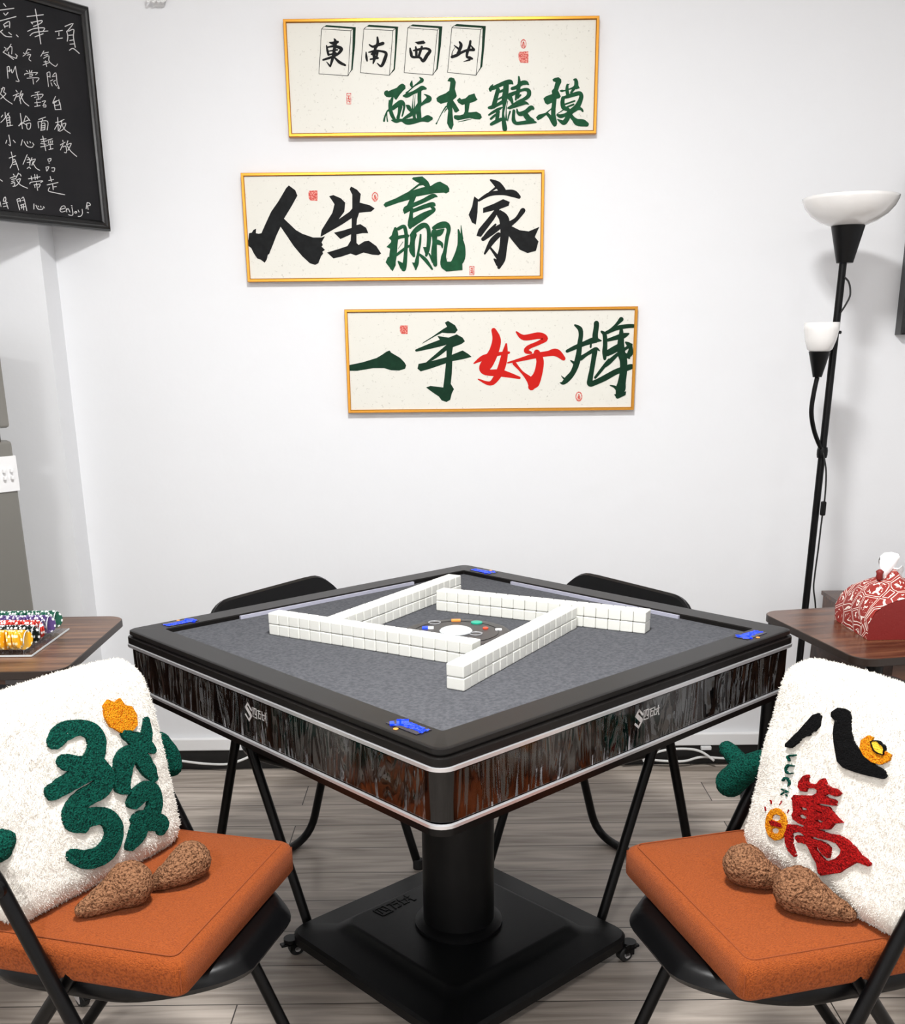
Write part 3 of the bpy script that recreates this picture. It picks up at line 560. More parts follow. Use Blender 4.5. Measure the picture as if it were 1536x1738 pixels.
chalk(J, 12,
 [[(70, 770), (100, 800), (50, 850)], [(50, 850), (130, 900), (220, 970)], [(180, 720), (110, 830)], [(120, 790), (190, 760), (190, 880)], [(140, 850), (150, 900), (260, 950), (270, 920)], [(250, 880), (285, 915)]],
 [[(380, 860), (400, 875)], [(375, 915), (410, 890)], [(450, 800), (410, 890)], [(450, 800), (500, 810)], [(430, 870), (470, 860)], [(440, 900), (500, 890), (470, 960), (505, 995)]],
 [[(715, 830), (665, 915)], [(700, 870), (790, 850)], [(720, 905), (780, 885)], [(710, 950), (795, 910), (800, 1000), (900, 1080), (935, 1045)], [(740, 990), (760, 1085)], [(700, 1060), (800, 1020)], [(715, 1010), (770, 1005)]],
 [[(115, 1090), (130, 1275)], [(120, 1090), (150, 1085), (155, 1170)], [(130, 1160), (190, 1140)], [(180, 1130), (200, 1190), (250, 1080)], [(250, 1085), (280, 1250), (310, 1325), (260, 1320)]],
 [[(430, 1150), (450, 1170)], [(480, 1145), (485, 1175)], [(520, 1150), (505, 1180)], [(400, 1220), (420, 1200), (605, 1180), (580, 1215)], [(480, 1220), (530, 1210), (520, 1240), (480, 1245)], [(440, 1275), (630, 1270), (590, 1335)], [(535, 1290), (545, 1370)]],
 [[(765, 1190), (790, 1410)], [(770, 1185), (810, 1175), (815, 1260)], [(780, 1250), (815, 1240)], [(860, 1230), (910, 1190), (930, 1350), (965, 1440), (940, 1430)], [(850, 1250), (900, 1240)], [(820, 1320), (860, 1300)], [(830, 1350), (850, 1400)], [(870, 1330), (900, 1310)], [(880, 1350), (920, 1400)]],
 [[(50, 1420), (10, 1520), (0, 1540)], [(20, 1450), (75, 1430), (60, 1500), (95, 1530), (10, 1610)], [(20, 1540), (90, 1620), (200, 1695)]],
 [[(260, 1470), (280, 1500)], [(215, 1560), (310, 1520)], [(270, 1550), (230, 1640)], [(270, 1580), (310, 1570), (340, 1690)], [(350, 1480), (320, 1560)], [(330, 1550), (375, 1530), (320, 1640)], [(340, 1560), (390, 1660), (470, 1727)]],
 [[(570, 1510), (640, 1495)], [(510, 1570), (540, 1555), (695, 1535), (680, 1580)], [(610, 1520), (630, 1620)], [(560, 1590), (590, 1580)], [(650, 1580), (670, 1590)], [(590, 1620), (660, 1610)], [(563, 1676), (663, 1665)], [(597, 1643), (608, 1731)], [(563, 1737), (652, 1720)], [(685, 1654), (740, 1643), (707, 1698)], [(696, 1720), (740, 1709), (746, 1742), (707, 1742)]],
 [[(905, 1570), (860, 1680), (920, 1655)], [(960, 1620), (970, 1700)], [(873, 1665), (961, 1643), (994, 1787)], [(884, 1720), (961, 1709)], [(906, 1787), (989, 1781)], [(878, 1665), (900, 1787)]])
J = crop(0, 170, 8.69)
chalk(J, 11,
 [[(75, 180), (80, 260)], [(40, 220), (20, 250)], [(110, 200), (140, 240)], [(130, 190), (60, 280), (10, 330)], [(90, 260), (110, 380)], [(95, 265), (150, 255)], [(100, 300), (145, 290)], [(105, 335), (155, 325)], [(100, 385), (185, 370)], [(140, 250), (150, 370)]],
 [[(300, 195), (330, 420)], [(275, 375), (350, 330)], [(320, 320), (280, 380)], [(330, 330), (400, 370)], [(380, 230), (350, 320)], [(350, 320), (430, 290)], [(390, 240), (440, 300)], [(390, 350), (450, 340), (440, 420), (400, 420), (390, 350)]],
 [[(570, 285), (670, 250)], [(630, 280), (610, 330)], [(560, 330), (570, 410)], [(560, 320), (700, 310), (695, 440)], [(610, 350), (605, 440)], [(610, 350), (660, 340), (660, 430)], [(610, 380), (655, 375)], [(610, 410), (655, 405)], [(600, 445), (660, 435)]],
 [[(850, 255), (860, 455)], [(820, 330), (900, 315)], [(850, 350), (805, 430)], [(865, 360), (895, 390)], [(945, 285), (890, 310)], [(910, 310), (900, 380), (870, 450)], [(905, 360), (970, 340), (940, 420), (880, 460)], [(915, 370), (960, 440), (1035, 490)]],
 [[(130, 515), (155, 665), (130, 655)], [(100, 590), (85, 635)], [(195, 590), (225, 625)]],
 [[(330, 585), (310, 665)], [(355, 610), (400, 680), (470, 695), (490, 670)], [(400, 610), (410, 640)], [(440, 610), (450, 630)], [(480, 630), (500, 660)]],
 [[(630, 530), (675, 745)], [(600, 580), (680, 570)], [(610, 615), (690, 600)], [(600, 640), (680, 650)], [(600, 690), (700, 670)], [(700, 590), (770, 570)], [(720, 600), (710, 640)], [(750, 600), (735, 640)], [(775, 600), (765, 640)], [(710, 660), (780, 650)], [(740, 660), (745, 720)], [(720, 730), (780, 715)]],
 [[(925, 590), (930, 615)], [(890, 660), (960, 620)], [(930, 650), (890, 735)], [(930, 690), (970, 680), (980, 770), (950, 770)], [(1000, 600), (980, 660)], [(980, 660), (1050, 640), (1000, 740)], [(990, 670), (1040, 750), (1130, 830)]],
 [[(165, 765), (190, 900), (150, 1000)], [(135, 855), (230, 820)], [(190, 890), (220, 880), (275, 1030)], [(190, 920), (230, 905)], [(195, 950), (240, 940)]],
 [[(400, 805), (340, 945)], [(410, 840), (440, 870)], [(400, 880), (440, 880), (440, 960)], [(400, 920), (435, 915)], [(400, 1010), (430, 985), (450, 1010)], [(470, 850), (450, 900)], [(450, 890), (520, 870), (490, 930)], [(490, 900), (470, 960)], [(480, 920), (530, 1000), (585, 1035)]],
 [[(705, 870), (750, 860), (745, 895), (715, 900), (705, 870)], [(720, 925), (730, 930)], [(675, 990), (720, 985), (690, 1045), (680, 1000)], [(760, 1000), (805, 1000), (795, 1050), (765, 1045)]],
 [[(195, 1090), (210, 1110)], [(150, 1150), (230, 1120)], [(170, 1170), (220, 1160)], [(170, 1200), (210, 1190)], [(165, 1230), (215, 1215), (210, 1265), (190, 1270)], [(270, 1075), (230, 1160)], [(270, 1090), (295, 1090), (310, 1120)], [(240, 1180), (300, 1160), (270, 1230), (220, 1270)], [(250, 1190), (300, 1250), (405, 1300)]],
 [[(420, 1160), (590, 1130)], [(460, 1120), (470, 1180)], [(510, 1095), (520, 1170)], [(545, 1100), (550, 1160)], [(440, 1235), (460, 1210), (625, 1190), (600, 1215)], [(500, 1250), (590, 1240), (570, 1290)], [(535, 1220), (555, 1330)], [(510, 1250), (515, 1290)]],
 [[(740, 1125), (760, 1200)], [(720, 1185), (790, 1170)], [(695, 1250), (855, 1215)], [(775, 1230), (785, 1320)], [(785, 1280), (830, 1275)], [(730, 1290), (715, 1340), (830, 1370), (955, 1395)]],
 [[(0, 1500), (15, 1570)], [(60, 1440), (80, 1430), (85, 1480), (50, 1490), (60, 1440)], [(40, 1530), (110, 1510)], [(85, 1490), (120, 1600)], [(50, 1570), (100, 1560)]],
 [[(250, 1470), (290, 1620)], [(250, 1465), (290, 1450), (300, 1500)], [(270, 1490), (310, 1480)], [(320, 1450), (350, 1440), (395, 1630)], [(330, 1480), (360, 1470)], [(300, 1550), (360, 1530)], [(310, 1580), (370, 1570)], [(320, 1540), (320, 1600)], [(345, 1540), (350, 1620)]],
 [[(500, 1530), (500, 1605)], [(530, 1550), (560, 1605), (620, 1610), (635, 1590)], [(560, 1560), (570, 1575)], [(600, 1560), (605, 1580)], [(640, 1570), (655, 1590)]],
 [[(0, 1170), (35, 1195)]],
 [[(895, 1610), (960, 1590), (950, 1560), (910, 1570), (885, 1620), (910, 1650), (965, 1635)], [(975, 1600), (985, 1650)], [(980, 1620), (1005, 1600), (1030, 1650)], [(1060, 1580), (1075, 1680), (1050, 1700), (1010, 1690)], [(1050, 1555), (1065, 1560)], [(1110, 1640), (1100, 1660), (1125, 1665), (1130, 1645), (1110, 1640)], [(1150, 1620), (1165, 1650)], [(1210, 1610), (1215, 1670), (1190, 1710), (1150, 1715)]],
 [[(1285, 1510), (1270, 1600)], [(1285, 1510), (1320, 1520), (1330, 1550), (1280, 1560)], [(1290, 1560), (1300, 1610)], [(1285, 1655), (1305, 1660)]])

# ------------------------------------------------------------------ mahjong table
TC = (0.008, 2.0596); TYAW = -0.0396 + PI / 4
TS = 0.98 / 2
T = thing('mahjong_table', 'black automatic mahjong table with grey felt top and chrome-trimmed skirt on a square pedestal', 'table', (TC[0], TC[1], 0), TYAW)
ZT, ZM = 0.770, 0.760
HI = TS - 0.064
obj('playing_felt', loft(bmesh.new(), [rsq(HI + 0.002, 0.004, ZM - 0.02), rsq(HI + 0.002, 0.004, ZM)]), M['felt'], T)
obj('rim', loft(bmesh.new(), [rsq(HI, 0.004, ZM - 0.02), rsq(HI, 0.004, ZT - 0.002), rsq(HI + 0.002, 0.006, ZT), rsq(TS - 0.010, 0.016, ZT), rsq(TS - 0.005, 0.02, ZT - 0.002), rsq(TS - 0.004, 0.021, ZT - 0.009),
    rsq(TS - 0.008, 0.021, ZT - 0.011), rsq(TS - 0.008, 0.021, ZT - 0.013), rsq(TS - 0.001, 0.024, ZT - 0.014), rsq(TS, 0.025, ZT - 0.016), rsq(TS, 0.025, ZT - 0.027)], False, False), M['rim'], T, 'auto')
obj('skirt', loft(bmesh.new(), [rsq(TS - 0.012, 0.03, 0.640), rsq(TS - 0.004, 0.03, 0.646), rsq(TS - 0.004, 0.03, ZT - 0.026)], True, True), M['gloss'], T, 'auto')
def band(name, z0, z1, h, m): return obj(name, loft(bmesh.new(), [rsq(h - 0.004, 0.028, z0), rsq(h, 0.03, z0 + 0.0015), rsq(h, 0.03, z1 - 0.0015), rsq(h - 0.004, 0.028, z1)], False, False), m, T, 'auto')
band('chrome_trim', ZT - 0.036, ZT - 0.027, TS + 0.0025, M['chrome'])
band('chrome_trim', 0.643, 0.651, TS + 0.0015, M['chrome'])
obj('underside', loft(bmesh.new(), [rsq(0.30, 0.03, 0.60), rsq(TS - 0.03, 0.03, 0.618), rsq(TS - 0.006, 0.03, 0.628), rsq(TS - 0.004, 0.03, 0.644)]), M['black'], T, 'auto')
def side(k, bm):
    R = Matrix.Rotation(k * PI / 2, 3, 'Z')
    for v in bm.verts: v.co = R @ v.co
    return bm
# faces: k=0 -> +x, 1 -> +y, 2 -> -x, 3 -> -y in table axes
LOGO_S = [[(385, 372), (295, 318), (222, 425), (345, 490)], [(265, 400), (388, 465), (300, 595), (212, 555)]]
LOGO_T = [[(420, 310), (535, 270), (540, 420), (430, 455), (420, 310)], [(460, 320), (455, 400)], [(490, 300), (500, 380), (525, 370)], [(570, 272), (670, 230)], [(602, 250), (590, 390)], [(597, 300), (665, 280), (655, 360), (620, 370)],
    [(700, 215), (700, 340)], [(690, 262), (730, 250)], [(690, 348), (740, 330)], [(760, 232), (750, 330)], [(750, 242), (815, 215)], [(790, 178), (800, 330), (822, 318)], [(765, 282), (790, 272)]]
def logo_bm(to3, ws=44, wt=22):
    # the traced logo is slanted by perspective; square it up before use
    sq = lambda x, y: ((x - 200), (y - 455) + (x - 300) * 0.36)
    bm = bmesh.new()
    for L, w in ((LOGO_S, ws), (LOGO_T, wt)):
        for l in L:
            P = [sq(*p) for p in l]
            for (ax, ay), (cx_, cy_) in zip(P, P[1:]):
                d = Vector((cx_ - ax, cy_ - ay)); n = Vector((-d.y, d.x)).normalized() * w / 2; e = d.normalized() * w / 2
                q = [(ax - e.x + n.x, ay - e.y + n.y), (cx_ + e.x + n.x, cy_ + e.y + n.y), (cx_ + e.x - n.x, cy_ + e.y - n.y), (ax - e.x - n.x, ay - e.y - n.y)]
                bm.faces.new([bm.verts.new(to3(*p)) for p in q])
    return bm
for k in range(4):
    sk = 0.000112
    bm = logo_bm(lambda x, y: Vector((TS - 0.0034, (x - 300) * sk * 1.0, 0.703 - y * sk)), 36, 18)
    obj('skirt_logo', side(k, bm), M['logo'], T)
    bm = bmesh.new(); random.seed(k + 3)
    ny, nz = 150, 12; rows = []
    for i in range(ny + 1):
        y = -TS + 0.035 + (2 * TS - 0.07) * i / ny; row = []
        for j in range(nz + 1):
            z = 0.653 + 0.078 * j / nz
            d = 0.0016 * noise.noise((y * 45 + 7 * k, z * 9, 0)) + 0.0009 * noise.noise((y * 130, z * 22, k)) + 0.0022
            row.append(bm.verts.new((TS - 0.004 + max(d, 0.0004), y, z)))
        rows.append(row)
    for a, b in zip(rows, rows[1:]):
        for j in range(nz): bm.faces.new((a[j], b[j], b[j + 1], a[j + 1]))
    o = obj('plastic_film', side(k, bm), M['film'], T, True)
    # pale strip at the foot of the rim, buttons and the lit display near one corner
    if k < 2: obj('tile_slot', side(k, box(bmesh.new(), (HI - 0.0035, 0.0, ZM + 0.0035), (0.006, 0.50, 0.007))), M['stripwhite'], T)
    dsp = obj('corner_display', side(k, box(bmesh.new(), (TS - 0.038, TS - 0.112, ZT + 0.0004), (0.030, 0.072, 0.0012), 0, 0.0004)), M['bluedark'], T)
    s2 = 0.000105
    bm = logo_bm(lambda x, y: Vector((TS - 0.039 - (-y) * s2, TS - 0.112 + (x - 300) * s2 * 1.05, ZT + 0.0013)), 62, 36)
    g = obj('lit_logo', side(k, bm), M['blue'], dsp); g['label'] = 'glowing blue logo'
    obj('corner_button', side(k, lathe(bmesh.new(), [(0.004, 0), (0.0042, 0.001), (0.003, 0.0018)], 16, (TS - 0.018, TS - 0.118, ZT - 0.0005))), M['amber'], T, True)
# centre console
cons = obj('dice_console', lathe(bmesh.new(), [(0.112, ZM - 0.005), (0.112, ZM + 0.0015), (0.108, ZM + 0.003), (0.100, ZM + 0.0035)], 64), M['console'], T, 'auto')
obj('console_ring', lathe(bmesh.new(), [(0.086, ZM + 0.0034), (0.0865, ZM + 0.0042), (0.0885, ZM + 0.0042), (0.089, ZM + 0.0034)], 64, (0, 0, 0), False, False), M['rim'], cons, True)
obj('dice_dome', lathe(bmesh.new(), [(0.034, ZM + 0.003), (0.034, ZM + 0.007), (0.030, ZM + 0.010), (0.02, ZM + 0.013), (0.008, ZM + 0.0143)], 40), M['dome'], cons, True)
R_ = Matrix.Rotation(-TYAW, 3, 'Z')
def cpos(cx_, cy_):
    p = atz(660 + cx_ / 6.98, 1030 + cy_ / 6.98, ZM + 0.004); return R_ @ Vector((p.x - TC[0], p.y - TC[1], ZM + 0.0034))
def cbtn(px, py, sx, sy, m, name='console_button', rnd=True, label=None):
    p = cpos(px, py); bm = bmesh.new()
    if rnd: lathe(bm, [(sx, -0.001), (sx, 0.0022), (sx * .8, 0.003)], 24)
    else: box(bm, (0, 0, 0.001), (sx, sy, 0.004), -TYAW, 0.001)
    for v in bm.verts: v.co += p
    o = obj(name, bm, m, cons, 'auto')
    if label: o['label'] = label
cbtn(1040, 188, .0125, 0, M['teal'], label='round teal button'); cbtn(795, 163, .02, .013, M['amber'], rnd=False, label='amber button')
cbtn(1145, 255, .006, 0, M['redbutton'], label='small orange button'); cbtn(1300, 272, .014, .008, M['whiteplastic'], rnd=False)
cbtn(430, 250, .012, .014, M['blue'], rnd=False, label='lit blue button'); cbtn(497, 252, .012, .014, M['whiteplastic'], rnd=False)
for x, y in ((540, 185), (1030, 316)):
    p = cpos(x, y); bm = lathe(bmesh.new(), [(.0135, 0), (.0138, .0018), (.0118, .0018), (.0112, 0)], 28, (p.x, p.y, p.z), False, False)
    obj('console_well', bm, M['wellring'], cons, True)
# pedestal
obj('column', lathe(bmesh.new(), [(0.098, 0.090), (0.098, 0.098), (0.088, 0.104), (0.079, 0.106), (0.079, 0.61)], 48), M['blackplastic'], T, 'auto')
HB = 0.277
base = obj('base_plate', loft(bmesh.new(), [rsq(HB - 0.02, 0.04, 0.034), rsq(HB, 0.045, 0.040), rsq(HB, 0.045, 0.060), rsq(HB - 0.006, 0.042, 0.066), rsq(HB - 0.07, 0.03, 0.072), rsq(HB - 0.09, 0.03, 0.088), rsq(HB - 0.10, 0.03, 0.091)]), M['blackplastic'], T, 'auto')
q = atz(668, 1538, 0.0915); q = Matrix.Rotation(-TYAW, 3, 'Z') @ Vector((q.x - TC[0], q.y - TC[1], 0))
bm = bmesh.new()
for l in LOGO_T:                              # raised characters, read from the left corner towards the far one
    P = [Vector((q.x + (x - 600) * 0.00026, q.y - (y + (x - 600) * 0.3 - 330) * 0.00022, 0)) for x, y in l]
    for a_, c_ in zip(P, P[1:]):
        m_ = (a_ + c_) / 2; d_ = c_ - a_
        n0 = set(bm.verts); box(bm, (m_.x, m_.y, 0.0915), (d_.length + 0.002, 0.0026, 0.0022), math.atan2(d_.y, d_.x))
obj('embossed_lettering', bm, M['blackplastic'], base)
def caster(parent, x, y, ztop, rw=0.02, rz=0.6, brake=True, mb='chrome'):
    c = Matrix.Rotation(rz, 3, 'Z'); P = Vector((x, y, 0))
    def put(bm):
        for v in bm.verts: v.co = c @ v.co + P
        return bm
    bm = lathe(bmesh.new(), [(0.012, ztop - 0.012), (0.016, ztop - 0.008), (0.016, ztop)], 20)
    box(bm, (0.006, 0.0125, rw + 0.012), (rw * 1.3, 0.002, rw * 1.5)); box(bm, (0.006, -0.0125, rw + 0.012), (rw * 1.3, 0.002, rw * 1.5)); box(bm, (0.002, 0, ztop - 0.012), (rw * 1.4, 0.027, 0.004))
    br = obj('caster', put(bm), M[mb], parent)
    bm = bmesh.new()
    lathe(bm, [(0.004, -0.0105), (rw - 0.003, -0.0105), (rw, -0.0075), (rw, 0.0075), (rw - 0.003, 0.0105), (0.004, 0.0105)], 28)
    for v in bm.verts: v.co = Vector((v.co.x + 0.012, v.co.z, v.co.y + rw))
    obj('wheel', put(bm), M['rubber'], br, 'auto')
    bm = lathe(bmesh.new(), [(0.007, -0.0135), (0.007, 0.0135)], 20)
    for v in bm.verts: v.co = Vector((v.co.x + 0.012, v.co.z, v.co.y + rw))
    obj('hub', put(bm), M['chrome'], br, 'auto')
    if brake: obj('brake_lever', put(box(bmesh.new(), (-rw * 0.9, 0, rw + 0.012), (rw * 0.9, 0.016, 0.006), 0, 0.002)), M['black'], br)
for sx in (-1, 1):
    for sy in (-1, 1): caster(T, sx * (HB - 0.006), sy * (HB - 0.006), 0.044, 0.018, math.atan2(-sy, -sx) + 0.5, True, 'black')

# ------------------------------------------------------------------ mahjong tiles: four double-layer walls of eighteen
TW, TL, TH = 0.0268, 0.0352, 0.0232
bm = box(bmesh.new(), (0, 0, TH / 2), (TW - 0.0004, TL, TH - 0.0003), 0, 0.0026, 3)
tile0 = obj('mahjong_tile', bm, M['tile'], None, 'auto')
ORD = ['first', 'second', 'third', 'fourth', 'fifth', 'sixth', 'seventh', 'eighth', 'ninth', 'tenth', 'eleventh', 'twelfth', 'thirteenth', 'fourteenth', 'fifteenth', 'sixteenth', 'seventeenth', 'eighteenth']
first = True
ztop = ZM + 2 * TH
def wall_row(p, ang, where, endname, gap_at):
    """p: front-left top corner as seen from the front of that row; tiles run along ang, depth to its left."""
    global first
    d = Vector((math.cos(ang), math.sin(ang), 0)); n = Vector((-d.y, d.x, 0))
    for layer in (0, 1):
        for i in range(18):
            o = tile0 if first else tile0.copy()
            if not first: COL.objects.link(o)
            first = False
            g = 0.0008 if (layer == 1 and i >= gap_at) else 0.0
            c = p + d * (TW * (i + 0.5) + g) + n * (TL / 2 + random.uniform(-.0005, .0005))
            o.location = (c.x, c.y, ZM + TH * layer); o.rotation_euler = (0, 0, ang + random.uniform(-.012, .012))
            tag(o, 'white mahjong tile, %s from its %s, %s layer of the %s row' % (ORD[i], endname, 'upper' if layer else 'lower', where), 'mahjong tile', 'mahjong tiles stacked in rows on the table')
A_ = atz(454, 1040, ztop); wall_row(A_, math.radians(-31.2), 'front-left', 'left end', 11)
D0 = atz(787, 1130, ztop); wall_row(D0, math.radians(60.0), 'front-right', 'near end', 18)
C0 = atz(739.5, 1002, ztop); wall_row(C0, math.radians(-27.6), 'back-right', 'left end', 6)
B1_ = atz(783, 976, ztop); a_ = math.radians(59.3); B0_ = B1_ - Vector((math.cos(a_), math.sin(a_), 0)) * TW * 18
wall_row(B0_, a_, 'back-left', 'near end', 18)

# ------------------------------------------------------------------ folding chairs
def chair(name, label, org, ang, cushion, xf, xt, xr, bend=None, zb=0.80, tilt_top=None, group=None):
    t = thing(name, label, 'chair', (org[0], org[1], 0), ang, group)
    w = 0.215; r = 0.0112
    up = lambda s: [(xf, s * w, 0.004), (bend[0], s * w, bend[1]), (xt, s * w, zb)] if bend else [(xf, s * w, 0.004), (xt, s * w, zb)]
    L = up(1) + up(-1)[::-1]
    obj('front_frame', tube(bmesh.new(), round_poly(L, 0.035 if bend else 0.085, 10), r, 12, smooth=False), M['black'], t, 'auto')
    zp = 0.455
    xp = xf + ((bend[0] - xf) * zp / bend[1] if bend else (xt - xf) * zp / zb)
    xq = xp + (0.02 if bend else -0.066)
    L = [(xq, w - 0.024, zp), (xr, w - 0.024, r), (xr, -w + 0.024, r), (xq, -w + 0.024, zp)]
    obj('rear_frame', tube(bmesh.new(), round_poly(L, 0.075), r, 12, smooth=False), M['black'], t, 'auto')
    for s in (1, -1):
        obj('rubber_foot', lathe(bmesh.new(), [(0.015, 0), (0.015, 0.02), (0.012, 0.026)], 16, (xf, s * w, 0)), M['rubber'], t, 'auto')
        bm = lathe(bmesh.new(), [(0.013, 0), (0.013, 0.006), (0.008, 0.009)], 18)
        bz = 0.60 if bend else 0.52
        bxx = xf + (bend[0] - xf) * bz / bend[1] + 0.008 if bend else xf + (xt - xf) * bz / zb
        for v in bm.verts: v.co = Vector((bxx + v.co.x, s * (w + 0.010 + v.co.z), bz + v.co.y))
        obj('pivot_bolt', bm, M['black'], t, 'auto')
    # backrest plate
    bm = bmesh.new(); n = 28; rings = []
    z0, z1 = zb - (0.07 if bend else 0.15), zb + 0.012
    fx = lambda z: (bend[0] + (xt - bend[0]) * (z - bend[1]) / (zb - bend[1])) if bend else xf + (xt - xf) * z / zb
    for i in range(n + 1):
        u = -1 + 2 * i / n; y = u * (w + 0.012)
        cut = 0.05 * max(0, (abs(u) - 0.62) / 0.38) ** 2.4
        bow = (-0.030 if bend else -0.004) * (1 - u * u) + (0.0 if bend else 0.011)
        za, zc = z0 + cut, z1 - cut
        rings.append([(fx(za) + bow + 0.007, y, za), (fx(zc) + bow + 0.007, y, zc - 0.004), (fx(zc) + bow, y, zc), (fx(zc) + bow - 0.009, y, zc - 0.004), (fx(za) + bow - 0.009, y, za)])
    loft(bm, rings); obj('backrest', bm, M['black'], t, 'auto')
    sx = 0.0 if bend else 0.19
    def pan(h, z, bow, inset=0.0):
        out = []
        for x, y, zz in rrect(0.19 - inset, 0.19 - inset, 0.12, z, 12):
            k = max(0, x / 0.19); out.append((sx + x + bow * k * k * (1 - (y / 0.2) ** 2), y, z))
        return out
    obj('seat_pan', loft(bmesh.new(), [pan(0, 0.400, 0.05, 0.03), pan(0, 0.404, 0.06, 0.012), pan(0, 0.412, 0.065, 0.003), pan(0, 0.422, 0.066), pan(0, 0.436, 0.058, 0.003), pan(0, 0.446, 0.05, 0.012)]), M['gloss'] if False else M['black'], t, 'auto')
    if cushion:
        bm = bmesh.new(); hz0, hz1 = 0.446, 0.503; h = 0.205; n = 28
        # soft box: straight wall, rolled top edge and a gentle crown
        rings = []
        for ins, z in ((0.004, hz0), (0.0, hz0 + 0.006), (0.0, hz1 - 0.016), (0.003, hz1 - 0.008), (0.009, hz1 - 0.003), (0.018, hz1), (0.05, hz1 + 0.003), (0.10, hz1 + 0.005), (0.16, hz1 + 0.006)):
            rings.append([(x, y, zz + 0.0012 * noise.noise((x * 14, y * 14, zz * 10))) for x, y, zz in rrect(h - ins, h - 0.004 - ins, max(0.020 - ins * 0.5, 0.004), z, 6)])
        loft(bm, rings)
        cu = obj('seat_cushion', bm, M['orange'], t, True)
        cu['label'] = 'orange fabric seat cushion'
        bm = bmesh.new(); q = [(x, y, hz1 + 0.0003) for x, y, _ in rrect(h - 0.016, h - 0.020, 0.012, 0, 4)]
        tube(bm, q + q[:1], 0.0011, 5, smooth=False)
        for s in (-1, 1):
            for s2 in (-1, 1): tube(bm, [(s * (h - 0.0055), s2 * (h - 0.0095), hz0 + 0.008), (s * (h - 0.0055), s2 * (h - 0.0095), hz1 - 0.014)], 0.001, 5, smooth=False)
        obj('seam', bm, M['seam'], cu)
    return t
chair('folding_chair', 'black folding chair with orange cushion holding the plush with the green character', (-0.528, 1.502), math.atan2(-.26, .966), True, 0.195, -0.29, -0.29, (-0.075, 0.630), 0.750, group='folding chairs around the table')
chair('folding_chair', 'black folding chair with orange cushion holding the plush with the red character', (0.541, 1.476), math.atan2(-.257, -.966), True, 0.195, -0.29, -0.28, (-0.075, 0.630), 0.750, group='folding chairs around the table')
chair('folding_chair', 'plain black folding chair behind the back-left edge of the table', (-0.452, 2.464), math.atan2(-.55, .84), False, 0.285, 0.015, -0.07, zb=0.765, group='folding chairs around the table')
chair('folding_chair', 'plain black folding chair behind the back-right edge of the table', (0.447, 2.459), math.atan2(-.55, -.84), False, 0.285, 0.015, -0.07, zb=0.765, group='folding chairs around the table')

